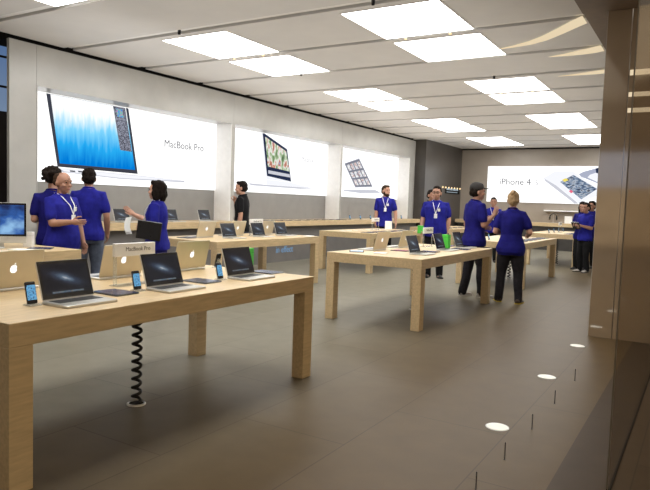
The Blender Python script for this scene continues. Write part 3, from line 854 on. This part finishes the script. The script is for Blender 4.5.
obj('lid_seam', bx(-.0805, .0805, -.0605, .0605, .15, .152), mat('seam_grey', (.5, .48, .45), .6), t)
# ---- wall counter: laptops, flat tablets, phones
CZ = .98
lap(-8.66, 7.5, RX, 'dark-screened laptop on the wall counter before the raised hand', CZ)
lap(-8.66, 8.68, RX, 'open laptop on the wall counter behind the woman\'s back', CZ)
lap(-8.66, 9.62, RX, 'open laptop on the wall counter left of the man in black', CZ)
for i in range(11):
    tab(-8.64, 11.2 + i * .38, 'flat tablet in the row on the wall counter under the middle posters', CZ)
for y, l in ((15.5, 'first phone on a stand on the wall counter left of the bearded man'), (16.13, 'second phone on a stand on the wall counter left of the bearded man'),
             (16.77, 'third phone on a stand on the wall counter, next to the bearded man'), (19.0, 'lone phone on a stand on the wall counter right of the bearded man')):
    pho(-8.64, y, l, CZ)
# ---- shopfront-side far tables
for k, (y, n) in enumerate(((12.75, 7), (18.05, 8))):
    for i in range(n):
        tab(-2.98, y - 1.1 + i * 2.2 / (n - 1), 'tablet in the right-hand row on the %s' % ('table behind the woman seen from behind' if k == 0 else 'farthest shopfront-side table'))
        if k == 1 and i % 2 == 0 or k == 0 and i % 3 == 0:
            pho(-3.5, y - 1.0 + i * 2.2 / (n - 1), 'phone on a stand in the middle of the %s' % ('table behind the woman seen from behind' if k == 0 else 'farthest shopfront-side table'))
dup(SG, (-3.4, 17.9, Z), RX, 'white sign on the farthest shopfront-side table')
dup(SG, (-6.5, 17.2, Z), RX, 'white sign on the farthest poster-side table')
for i in range(5): tab(-6.2, 16.7 + i * .45, 'tablet on the farthest poster-side table')
# headphones and speaker box on the back counter
t = thing('headphones', 'dark headphones on a stand on the back counter', 'headphones', (-4.72, 23.5, .98))
bm = bmesh.new(); tube(bm, [(.12 * math.cos(a), 0, .2 + .13 * math.sin(a)) for a in [PI * k / 14 for k in range(15)]], .016, 8); obj('headband', bm, BLACK, t, True)
for s in (-1, 1):
    bm = bmesh.new(); ell(bm, (s * .12, 0, .17), (.03, .055, .07)); obj('ear_cup', bm, BLACK, t, True)
bm = bmesh.new(); tube(bm, [(0, 0, 0), (0, 0, .31)], .008, 8); tube(bm, [(0, 0, .0), (0, 0, .012)], .07, 16, cap=False); obj('stand', bm, ALU, t, True)
t = thing('carton', 'white carton on the back counter beside the headphones', 'box', (-4.2, 23.5, .98))
obj('body', bx(-.12, .12, -.07, .07, 0, .26, bevel=.006), WHITE, t); obj('lid_seam', bx(-.1205, .1205, -.0705, .0705, .2, .203), mat('seam_grey', (.5, .48, .45), .6), t)

# ---- floor lights and added pegs standing in for dashes on the shop glass
for i, y in enumerate((4.07, 5.57, 7.08)):
    t = thing('floor_light', ('round white floor light nearest the camera', 'round white floor light, middle of the row', 'round white floor light nearest the smoky panel')[i], 'floor light', (-1.095, y, 0), 0, 'round floor lights')
    bm = bmesh.new(); tube(bm, [(0, 0, .0005), (0, 0, .004)], .068, 28, cap=False); obj('lens', bm, mat('floor_lens', (.75, .74, .68), .4, emit=.25), t)
    bm = bmesh.new(); tube(bm, [(0, 0, .0002), (0, 0, .0025)], .076, 28, cap=False); obj('rim', bm, ALU, t)
for i, y in enumerate((2.68, 3.07, 3.56, 4.17, 4.83, 5.6)):
    t = thing('glass_dash_peg', 'slim dark peg for a shop glass dash, number %s from the camera in the shopfront row' % ('one', 'two', 'three', 'four', 'five', 'six')[i], 'peg', (-.93 + .012 * i, y, 0), 0, 'slim pegs for glass dashes')
    bm = bmesh.new(); tube(bm, [(0, 0, 0), (0, 0, .1)], .0035, 8); obj('added_pin', bm, mat('peg_dark', (.04, .03, .025), .4), t)
    bm = bmesh.new(); tube(bm, [(0, 0, .0003), (0, 0, .003)], .007, 12, cap=False); obj('foot', bm, mat('peg_dark', (.04, .03, .025), .4), t)
# ================================================================== PEOPLE
V = Vector
def frame(d, up):
    """matrix whose y axis is d, z axis close to up"""
    y = V(d).normalized(); x = y.cross(V(up)).normalized(); z = x.cross(y)
    return Matrix(((x.x, y.x, z.x, 0), (x.y, y.y, z.y, 0), (x.z, y.z, z.z, 0), (0, 0, 0, 1)))
def hand_parts(bm, fing, w, d, n, thumb, curl):
    """palm into bm (remeshed later), fingers into fing"""
    d = V(d).normalized(); n = V(n); n = (n - d * n.dot(d)).normalized(); s = V(thumb); s = (s - d * s.dot(d) - n * s.dot(n)).normalized()
    w = V(w)
    M = Matrix.Translation(w + d * .028) @ Matrix(((s.x, d.x, n.x, 0), (s.y, d.y, n.y, 0), (s.z, d.z, n.z, 0), (0, 0, 0, 1)))
    ell(bm, (0, 0, 0), (.0235, .033, .0125), M)
    for i, (o, L, c) in enumerate(((.0165, .041, .75), (.0055, .046, .9), (-.0055, .043, 1.05), (-.0162, .034, 1.25))):
        a = curl * c; b = a + curl * 1.1
        p0 = w + d * .036 + s * o * .9; p1 = w + d * .055 + s * o
        p2 = p1 + (d * math.cos(a) + n * math.sin(a)) * L * .52
        p3 = p2 + (d * math.cos(b) + n * math.sin(b)) * L * .46
        tube(fing, [p0, p1, p2, p3], [.0052, .0052, .0047, .0039], 7)
    p0 = w + d * .012 + s * .014; p1 = w + d * .026 + s * .027 + n * .005; p2 = p1 + (d * .8 + s * .45 + n * .35).normalized() * .02; p3 = p2 + (d * .95 + s * .1 + n * .4).normalized() * .016
    tube(fing, [p0, p1, p2, p3], [.007, .0062, .0055, .0045], 7)
def wrinkle(me, amp, sc):
    nv = [v.normal.copy() for v in me.vertices]; cs = [v.co.copy() for v in me.vertices]
    flat = []
    for c, n in zip(cs, nv):
        flat.extend(c + n * (amp * noise.noise(V((c.x * sc, c.y * sc, c.z * sc * .6)))))
    me.vertices.foreach_set('co', flat); me.update()
def person(label, loc, deg, h, armL, armR, hair='short', hairm=HAIRB, skin=SKIN, top=SHIRT, legs=DARKJEANS, shoes=SHOEB, sole=None,
           wide=1., belly=0., female=False, head=(0, 0), feet=((-.062, 0), (.062, 0)), lanyard=False, logo=False, curl=(.35, .35), collar=False,
           glasses=False, beard=False, voxel=.010, palm=(None, None), backlogo=False, long_top=0.):
    t = thing('person', label, 'person', loc, math.radians(deg))
    S = Matrix.Scale(h, 4)
    fw = .92 if female else 1.
    sh = .095 * fw * (1 + (wide - 1) * .55)
    T = [(.455, 0, .100, .078), (.50, 0, .103 + .004 * female, .078), (.555, .002, .090, .064), (.62, .004, .080 - .008 * female, .058), (.68, .004, .087, .063), (.735, .006 + .004 * female, .094 * fw, .066 + .006 * female),
         (.775, .004, .098 * fw, .060), (.803, 0, .090 * fw, .05), (.825, -.002, .060 * fw, .042), (.848, -.001, .037, .034)]
    def torso(bm, ex, ey, z0=.0, z1=1.):
        R = []
        for z, cy, rx, ry in T:
            if z < z0 or z > z1: continue
            b = belly * math.exp(-((z - .58) / .08) ** 2)
            wd = 1 + (wide - 1) * (1 if z < .79 else .5)
            R.append((z, 0, cy + b * .5, rx * wd + ex, ry * wd + ey + b))
        loft(bm, R, 22)
    arms = []
    for sgn, (ed, wd_, hd) in ((-1, armL), (1, armR)):
        s0 = V((sgn * sh, 0, .80)); e = s0 + V(ed).normalized() * .165; w = e + V(wd_).normalized() * .14
        arms.append((sgn, s0, e, w, V(hd).normalized()))
    hips = [V((-.05 * wide, 0, .50)), V((.05 * wide, 0, .50))]
    lg = []
    for hp, (fx, fy) in zip(hips, feet):
        a = V((fx, fy, .045)); k = (hp + a) * .5 + V((0, .022, .012)); lg.append((hp, k, a))
    # head frame
    hy, hp_ = head
    HM = Matrix.Translation((0, .006, .852)) @ Matrix.Rotation(math.radians(hy), 4, 'Z') @ Matrix.Rotation(math.radians(hp_), 4, 'X') @ Matrix.Scale(1.09, 4)
    # ---- body
    bm = bmesh.new(); fing = bmesh.new()
    torso(bm, -.012, -.012)
    tube(bm, [(0, -.004, .80), (0, .002, .845), (0, .01, .885)], [.04, .0315 * (.9 if female else 1) * (1 + (wide - 1) * .5), .032], 14)
    ell(bm, (0, .008, .083), (.0435, .054, .053), HM); ell(bm, (0, .022, .042), (.034, .037, .040), HM); ell(bm, (0, .044, .016), (.017, .013, .012), HM)
    tube(bm, [HM @ V((0, .056, .072)), HM @ V((0, .066, .052))], [.0055, .0085], 8)
    for sx in (-1, 1):
        ell(bm, (sx * .0445, 0, .062), (.006, .013, .018), HM)
        ell(bm, (sx * .017, .0555, .082), (.014, .006, .005), HM)
        ell(bm, (sx * .026, .043, .052), (.013, .013, .012), HM)
    ell(bm, (0, .0565, .031), (.012, .006, .006), HM)
    for i, (sgn, s0, e, w, hd) in enumerate(arms):
        tube(bm, [s0 + V((-sgn * .02, 0, -.008)), s0 + (e - s0) * .2, s0 + (e - s0) * .6, e], [.030, .031, .0285, .0245], 12)
        tube(bm, [e, e + (w - e) * .3, w, w + hd * .012], [.0245, .0262, .0175, .017], 12)
        n = V(palm[i]) if palm[i] is not None else V((-sgn, .15, 0))
        th = hd.cross(n) * -sgn
        if th.y < -.3: th = -th
        if palm[i] is None: th = V((0, 1, .2))
        if abs(th.normalized().dot(hd)) > .9: th = V((-sgn, 0, .4))
        if abs(n.normalized().dot(hd)) > .9: n = V((0, 0, -1)) if abs(hd.z) < .8 else V((-sgn, 0, 0))
        if abs((th - hd * th.dot(hd)).normalized().dot((n - hd * n.dot(hd)).normalized())) > .9: th = hd.cross(n)
        hand_parts(bm, fing, w, hd, n, th, curl[i])
    for hp0, k, a in lg:
        tube(bm, [hp0, hp0 + (k - hp0) * .5, k, k + (a - k) * .35, a], [.054 * wide, .048 * wide, .035, .036, .021], 14)
        ell(bm, (a.x, a.y + .028, .019), (.017, .055, .009))
    bmesh.ops.transform(bm, matrix=S, verts=bm.verts)
    me = remeshed('body', bm, voxel, 2)
    fb = bmesh.new(); fb.from_mesh(me)
    bmesh.ops.transform(fing, matrix=S, verts=fing.verts)
    tmp = bpy.data.meshes.new('f'); fing.to_mesh(tmp); fing.free(); fb.from_mesh(tmp); bpy.data.meshes.remove(tmp)
    fb.to_mesh(me); fb.free()
    for p in me.polygons: p.use_smooth = True
    link('body', me, skin, t)
    # ---- shirt
    bm = bmesh.new(); torso(bm, .011, .013, 0, .86)
    if long_top:
        loft(bm, [(.455 - long_top, 0, 0, .104 * wide, .08 * wide), (.47, 0, 0, .104 * wide, .08 * wide)], 22)
    for sgn, s0, e, w, hd in arms:
        f = .68
        tube(bm, [s0 + V((-sgn * .05, 0, -.006)), s0 + V((0, 0, -.004)), s0 + (e - s0) * .35, s0 + (e - s0) * f], [.044, .043, .039, .038], 14, cap=True)
        # flat open cuff look
    bmesh.ops.transform(bm, matrix=S, verts=bm.verts)
    me = remeshed('shirt', bm, voxel, 4); wrinkle(me, .012, 9.)
    so = link('shirt', me, top, t)
    bm = bmesh.new()
    tube(bm, [V((.041 * math.cos(a), -.002 + .038 * math.sin(a), .85 + .008 * -math.sin(a))) * h for a in [2 * PI * k / 18 for k in range(19)]], .0062 * h if not collar else .010 * h, 7, cap=False)
    obj('collar', bm, top, so, True)
    # ---- trousers
    bm = bmesh.new()
    loft(bm, [(.43, 0, 0, .094 * wide, .072 * wide), (.49, 0, 0, .100 * wide, .076 * wide), (.54, 0, .002 + belly * .3, .088 * wide, .066 * wide + belly * .3)], 22)
    for hp0, k, a in lg:
        b = V((a.x, a.y - .002, .03))
        tube(bm, [hp0, hp0 + (k - hp0) * .5, k, k + (b - k) * .5, b], [.052 * wide, .055 * wide, .044, .041, .036], 16)
    bmesh.ops.transform(bm, matrix=S, verts=bm.verts)
    me = remeshed('trousers', bm, voxel, 3); wrinkle(me, .012, 8.)
    for v in me.vertices:
        if v.co.z < .012 * h: v.co.z = .012 * h
    link('trousers', me, legs, t)
    # ---- shoes
    for (hp0, k, a), tw in zip(lg, (14, -14)):
        M = S @ Matrix.Translation((a.x, a.y, 0)) @ Matrix.Rotation(math.radians(tw), 4, 'Z')
        bm = bmesh.new()
        rr = [(-.036, .018, .042), (-.026, .024, .052), (.0, .026, .054), (.03, .027, .040), (.06, .030, .031), (.09, .028, .026), (.108, .016, .02), (.113, .005, .012)]
        rows = []
        for y, rx, top_z in rr:
            rows.append([bm.verts.new((rx * math.cos(q), y, .009 + (top_z - .009) * max(0, math.sin(q)) if math.sin(q) > 0 else .007)) for q in [2 * PI * i / 14 for i in range(14)]])
        for ra, rb in zip(rows, rows[1:]):
            for i in range(14): bm.faces.new((ra[i], ra[(i + 1) % 14], rb[(i + 1) % 14], rb[i]))
        bm.faces.new(rows[0][::-1]); bm.faces.new(rows[-1])
        bmesh.ops.transform(bm, matrix=M, verts=bm.verts)
        sh_o = obj('shoe', bm, shoes, t, True)
        bm = bmesh.new(); pts = [(rx + .002, y) for y, rx, _ in rr] + [(-rx - .002, y) for y, rx, _ in rr[::-1]]
        a_ = [bm.verts.new((x, y, 0)) for x, y in pts]; b_ = [bm.verts.new((x, y, .011)) for x, y in pts]; n_ = len(pts)
        bm.faces.new(a_[::-1]); bm.faces.new(b_)
        for i in range(n_): bm.faces.new((a_[i], a_[(i + 1) % n_], b_[(i + 1) % n_], b_[i]))
        bmesh.ops.transform(bm, matrix=M, verts=bm.verts)
        obj('sole', bm, sole or BLACK, sh_o)
    # ---- face details
    SH = S @ HM
    for sx in (-1, 1):
        bm = bmesh.new(); ell(bm, (sx * .0175, .0545, .073), (.0068, .0045, .0042), SH, 10, 8); obj('eye', bm, EYE, t, True)
        bm = bmesh.new(); tube(bm, [SH @ V((sx * .008, .0605, .0845)), SH @ V((sx * .018, .0605, .087)), SH @ V((sx * .027, .0545, .084))], .0022 * h, 6)
        obj('eyebrow', bm, hairm, t, True)
    bm = bmesh.new(); ell(bm, (0, .0605, .031), (.0125, .0035, .0042), SH, 12, 8); obj('mouth', bm, LIP, t, True)
    # ---- hair
    bm = bmesh.new()
    if hair in ('short', 'cap', 'beardy'):
        ell(bm, (0, -.004, .093), (.0475, .0555, .0505), HM); ell(bm, (0, -.016, .066), (.047, .046, .04), HM)
        ell(bm, (0, .028, .122), (.034, .026, .018), HM)
    elif hair == 'balding':
        ell(bm, (0, -.016, .072), (.0482, .046, .037), HM); ell(bm, (0, -.018, .097), (.0462, .043, .036), HM)
    elif hair == 'curly':
        rnd = random.Random(3)
        ell(bm, (0, -.012, .095), (.052, .06, .055), HM)
        for _ in range(46):
            a = rnd.uniform(0, 2 * PI); b = rnd.uniform(-.35, 1.3)
            p = V((.056 * math.cos(a) * math.cos(b), -.014 + .062 * math.sin(a) * math.cos(b), .09 + .057 * math.sin(b)))
            if p.y > .028 and p.z < .112: continue
            ell(bm, p, rnd.uniform(.012, .02), HM, 8, 6)
    elif hair == 'bob':
        ell(bm, (0, -.006, .095), (.053, .059, .053), HM); ell(bm, (0, -.028, .05), (.052, .042, .062), HM)
        for sx in (-1, 1): ell(bm, (sx * .045, -.002, .045), (.013, .034, .05), HM)
        ell(bm, (0, .03, .125), (.04, .028, .02), HM)
    elif hair == 'bun':
        ell(bm, (0, -.006, .093), (.0485, .0565, .05), HM); ell(bm, (0, -.02, .062), (.046, .042, .042), HM); ell(bm, (0, .026, .12), (.036, .028, .018), HM)
        ell(bm, (0, -.042, .128), (.027, .026, .024), HM); ell(bm, (.012, -.05, .118), (.016, .016, .016), HM)
    bmesh.ops.transform(bm, matrix=S, verts=bm.verts)
    me = remeshed('hair', bm, .0075, 2); wrinkle(me, .010, 30.)
    link('hair', me, hairm, t)
    if hair == 'cap':
        bm = bmesh.new(); ell(bm, (0, -.002, .104), (.0515, .059, .046), HM); bmesh.ops.transform(bm, matrix=S, verts=bm.verts)
        c = obj('cap', bm, mat('cap_black', (.02, .017, .016), .8), t, True)
        bm = bmesh.new(); ell(bm, (0, .06, .098), (.036, .04, .005), HM); bmesh.ops.transform(bm, matrix=S, verts=bm.verts); obj('brim', bm, mat('cap_black', (.02, .017, .016), .8), c, True)
    if beard:
        bm = bmesh.new(); ell(bm, (0, .030, .022), (.0325, .034, .022), HM); ell(bm, (0, .04, .012), (.022, .02, .016), HM)
        for sx in (-1, 1): ell(bm, (sx * .033, .016, .04), (.007, .018, .026), HM)
        bmesh.ops.transform(bm, matrix=S, verts=bm.verts); link('beard', remeshed('beard', bm, .007, 2), hairm, t)
    if glasses:
        bm = bmesh.new()
        for sx in (-1, 1):
            tube(bm, [SH @ V((sx * .0185 + .0135 * math.cos(a), .0625, .073 + .0095 * math.sin(a))) for a in [2 * PI * k / 12 for k in range(13)]], .0016 * h, 6, cap=False)
            tube(bm, [SH @ V((sx * .032, .0615, .075)), SH @ V((sx * .046, .0, .07))], .0014 * h, 6)
        tube(bm, [SH @ V((-.005, .0635, .075)), SH @ V((.005, .0635, .075))], .0014 * h, 6)
        obj('glasses', bm, BLACK, t)
    fy = .004 + (.066 + .006 * female) * wide + .013
    if lanyard:
        yb = fy + .012 + belly * .3
        bm = bmesh.new()
        tube(bm, [V(p) * h for p in ((-.038, -.025, .853), (-.043, .01, .85), (-.036, .05, .825), (-.02, yb - .008, .77), (0, yb + .004, .705))], .0032 * h, 6)
        tube(bm, [V(p) * h for p in ((.038, -.025, .853), (.043, .01, .85), (.036, .05, .825), (.02, yb - .008, .77), (0, yb + .004, .705))], .0032 * h, 6)
        ln = obj('lanyard', bm, WHITE, t, True)
        bm = bx(-.017 * h, .017 * h, (yb + .001) * h, (yb + .006) * h, .655 * h, .705 * h, bevel=.002); obj('badge', bm, WHITE, ln)
    if logo:
        emblem('shirt_emblem', .04 * h, Matrix.Translation((-.034 * h, (fy + .005) * h, .745 * h)) @ Matrix.Rotation(-.15, 4, 'X') @ Matrix.Rotation(PI, 4, 'Z'), WHITE, t)
    return t
DOWN = lambda s, out=.12, f=.12: ((s * out, -.05, -1), (s * .02, f, -1), (0, f, -1))
FWD = lambda s, up=.0, inw=.3: ((s * .16, -.02, -1), (-s * inw, 1, up), (-s * inw * .8, 1, up))
UP = lambda s, up=.9, inw=.2: ((s * .15, .25, -1), (-s * inw, 1, up), (-s * inw, .7, up + .3))
person('person with curly dark hair in a blue shirt, back turned, behind the balding man', (-7.06, 4.93, 0), 50, 1.745, FWD(-1, -.05, .1), FWD(1, -.1, .2), 'curly', HAIRB, SKIN, SHIRT_DARK, BLACKTR, head=(-20, 0), voxel=.009)
person('balding man in profile in a blue shirt with a white lanyard badge', (-6.62, 4.74, 0), -82, 1.70, ((-.2, .15, -1), (.0, .35, -1), (0, .3, -1)), ((.14, .30, -1), (-.35, 1, .12), (-.3, 1, .0)), 'balding', HAIRM, SKIN2, SHIRT, BLACKTR, wide=1.14, belly=.025, lanyard=True, logo=True, head=(-2, -2), voxel=.009)
person('short-haired man in a blue shirt and jeans seen from behind', (-7.28, 5.64, 0), 47, 1.80, ((-.2, .0, -1), (.25, 1, .05), (.3, 1, .0)), ((.22, -.08, -1), (.02, .45, -1), (0, .4, -1)), 'short', HAIRB, SKIN2, SHIRT, JEANS, wide=1.04, head=(8, 0), voxel=.009)
wm = person('woman with a dark bob holding up one open hand and a black folder', (-6.16, 5.85, 0), 118, 1.645, ((-.2, -.12, -1), (.5, 1, -.05), (.6, 1, 0)), ((.10, .75, -.9), (.0, 1, .42), (.0, 1, .75)), 'bob', HAIRB, SKIN, SHIRT, SHIRT_DARK, female=True, lanyard=True, head=(0, 3), voxel=.009, curl=(.4, .08), palm=(None, (-.6, .2, .7)), wide=1.04)
person('man in a black polo shirt standing with a hand at his chin', (-7.74, 9.55, 0), 112, 1.80, ((-.12, -.1, -1), (-.02, .12, -1), (0, .1, -1)), ((.05, .42, -1), (-.42, .28, 1), (-.35, -.05, 1)), 'short', HAIRB, SKIN, POLO, JEANS, head=(8, -4), voxel=.010, collar=True, curl=(.35, .8), shoes=SHOEB)
person('bearded man in a blue shirt by the small white carton, facing the camera', (-7.12, 14.6, 0), -152, 1.93, ((-.3, .05, -1), (-.05, .3, -1), (0, .3, -1)), DOWN(1), 'short', HAIRM, SKIN, SHIRT, BLACKTR, head=(38, 0), lanyard=True, logo=True, beard=True, voxel=.011)
p7 = person('heavyset man with glasses and lanyard in a blue shirt holding a green card', (-4.66, 11.9, 0), -160, 1.84, ((-.22, .0, -1), (.15, .25, -1), (.1, .2, -1)), ((.2, .0, -1), (.05, .55, -1), (0, .6, -1)), 'short', HAIRB, SKIN, SHIRT, BLACKTR, wide=1.24, belly=.03, head=(-8, 0), lanyard=True, logo=True, glasses=True, voxel=.010)
person('dark-haired person mostly hidden behind the man with glasses', (-5.89, 14.65, 0), -120, 1.84, DOWN(-1), DOWN(1), 'short', HAIRB, SKIN2, POLO, BLACKTR, head=(0, 0), voxel=.012)
person('man in a cap and blue shirt gesturing with one raised hand', (-3.18, 9.82, 0), -40, 1.83, ((-.15, -.05, -1), (.2, 1, -.2), (.2, 1, 0)), ((.22, .05, -1), (-.15, .9, .75), (-.15, .5, 1)), 'cap', HAIRB, SKIN2, SHIRT_DARK, DARKJEANS, shoes=SHOEG, sole=SOLEW, feet=((-.06, -.05), (.065, .06)), head=(-12, 0), wide=1.06, curl=(.35, .3), voxel=.009)
person('man in a blue shirt facing the camera between two others, far back', (-4.87, 16.55, 0), -165, 1.72, FWD(-1, -.1), FWD(1, .3), 'short', HAIRB, SKIN2, SHIRT, BLACKTR, lanyard=True, logo=True, voxel=.012)
person('woman with blonde hair in a bun seen from behind, dark jeans and yellow-soled boots', (-2.53, 9.62, 0), 12, 1.70, ((-.3, -.1, -1), (.35, 1, -.1), (.3, 1, 0)), ((.42, -.05, -1), (-.1, 1, -.25), (-.1, 1, -.2)), 'bun', HAIRBL, SKIN, SHIRT_DARK, DARKJEANS, shoes=SHOEBR, sole=SOLEY, female=True, wide=1.12, feet=((-.085, .03), (.09, -.02)), voxel=.009, long_top=.02)
p12 = person('man in a blue shirt holding a dark tablet at his chest, near the smoky panel', (-2.43, 15.8, 0), 145, 1.64, ((-.15, .1, -1), (.4, 1, .25), (.5, 1, .2)), ((.15, .1, -1), (-.4, 1, .25), (-.5, 1, .2)), 'short', HAIRB, SKIN2, SHIRT, BLACKTR, lanyard=False, logo=False, voxel=.012, shoes=SHOEG)
person('dark-haired person just left behind the man with the tablet', (-2.61, 16.42, 0), 175, 1.66, FWD(-1), FWD(1), 'bob', HAIRB, SKIN2, SHIRT_DARK, BLACKTR, female=True, voxel=.012)
person('blue-shirted person half cut off by the smoky panel edge', (-2.50, 17.1, 0), 160, 1.70, FWD(-1), FWD(1), 'short', HAIRB, SKIN2, SHIRT_DARK, BLACKTR, voxel=.012)
# ---- things held
def held(o, who, local, rot=(0, 0, 0)):
    bpy.context.view_layer.update()
    from mathutils import Euler
    o.matrix_world = Matrix.Translation(who.location) @ Matrix.Rotation(who.rotation_euler.z, 4, 'Z') @ Matrix.Translation(local) @ Euler(rot).to_matrix().to_4x4()
def folder(label, w, hgt, m, nm='folder', cat='folder'):
    t = thing(nm, label, cat)
    obj('cover', bx(-w / 2, w / 2, -.006, .006, -hgt / 2, hgt / 2, bevel=.003), m, t)
    obj('pages', bx(-w / 2 + .006, w / 2 - .004, -.004, .004, hgt / 2 - .002, hgt / 2 + .003), PAPER, t)
    return t
f = folder('black folder held under the arm of the woman with the dark bob', .31, .235, BLACK); held(f, wm, (-.245, .03, 1.01), (0, -.12, PI / 2 + .1))
t = thing('paper_sheet', 'curled white paper held with the black folder', 'paper')
bm = bmesh.new(); rows = []
for i in range(9):
    q = i / 8; rows.append([bm.verts.new((x, .05 * math.sin(q * 2.6), .11 - .22 * q)) for x in (-.05, .05)])
for a, b in zip(rows, rows[1:]): bm.faces.new((a[0], a[1], b[1], b[0]))
bmesh.ops.solidify(bm, geom=bm.faces[:], thickness=.002)
obj('sheet', bm, PAPER, t, True); held(t, wm, (-.12, .33, 1.06), (0, .15, 1.2))
f = folder('bright green card held low by the man with glasses', .12, .16, GREEN, 'card', 'card'); held(f, p7, (.285, .20, .97), (.1, 0, .1))
f = folder('dark tablet held at the chest of the man near the smoky panel', .24, .18, BLACK, 'tablet', 'tablet'); held(f, p12, (0, .30, 1.10), (-.5, 0, 0))

# ================================================================== CAMERA, LIGHT
cam = bpy.data.cameras.new('camera'); co = bpy.data.objects.new('camera', cam); COL.objects.link(co)
yaw, pitch, roll = [math.radians(v) for v in (-31.374, -3.932, 1.939)]
fwd = Vector((math.sin(yaw) * math.cos(pitch), math.cos(yaw) * math.cos(pitch), math.sin(pitch)))
r = Vector((math.cos(yaw), -math.sin(yaw), 0)); u = r.cross(fwd)
r2 = r * math.cos(roll) + u * math.sin(roll); u2 = -r * math.sin(roll) + u * math.cos(roll)
co.matrix_world = Matrix(((r2.x, u2.x, -fwd.x, 0), (r2.y, u2.y, -fwd.y, 0), (r2.z, u2.z, -fwd.z, 1.45), (0, 0, 0, 1)))
cam.sensor_fit = 'HORIZONTAL'; cam.sensor_width = 36.; cam.lens = 36. * 622.7 / 650.
cam.clip_start = .05; cam.clip_end = 200
scene.camera = co
w = bpy.data.worlds.new('world'); scene.world = w; w.use_nodes = True
bg = w.node_tree.nodes['Background']; bg.inputs['Color'].default_value = (1., .86, .68, 1); bg.inputs['Strength'].default_value = .28
def area(name, loc, rot, sx, sy, power, col=(1, .97, .92)):
    l = bpy.data.lights.new(name, 'AREA'); l.shape = 'RECTANGLE'; l.size = sx; l.size_y = sy; l.energy = power; l.color = col
    o = bpy.data.objects.new(name, l); COL.objects.link(o); o.location = loc; o.rotation_euler = rot
    return o
area('ceiling_fill', (-5.2, 12.5, 2.6), (PI, 0, 0), 6.5, 20, 125, (1, .985, .965))  # unseen fill lamp added to brighten the ceiling
area('wall_fill', (-6.6, 13, 2.5), (0, PI / 2 + .35, 0), 1.2, 16, 45)  # extra fill with no visible source, lifts the poster wall
area('mall_light', (2.5, 2, 4.5), (0, .35, 0), 5, 10, 160, (1, .78, .5))
scene.view_settings.view_transform = 'Standard'
scene.view_settings.look = 'None'
scene.view_settings.exposure = 0.
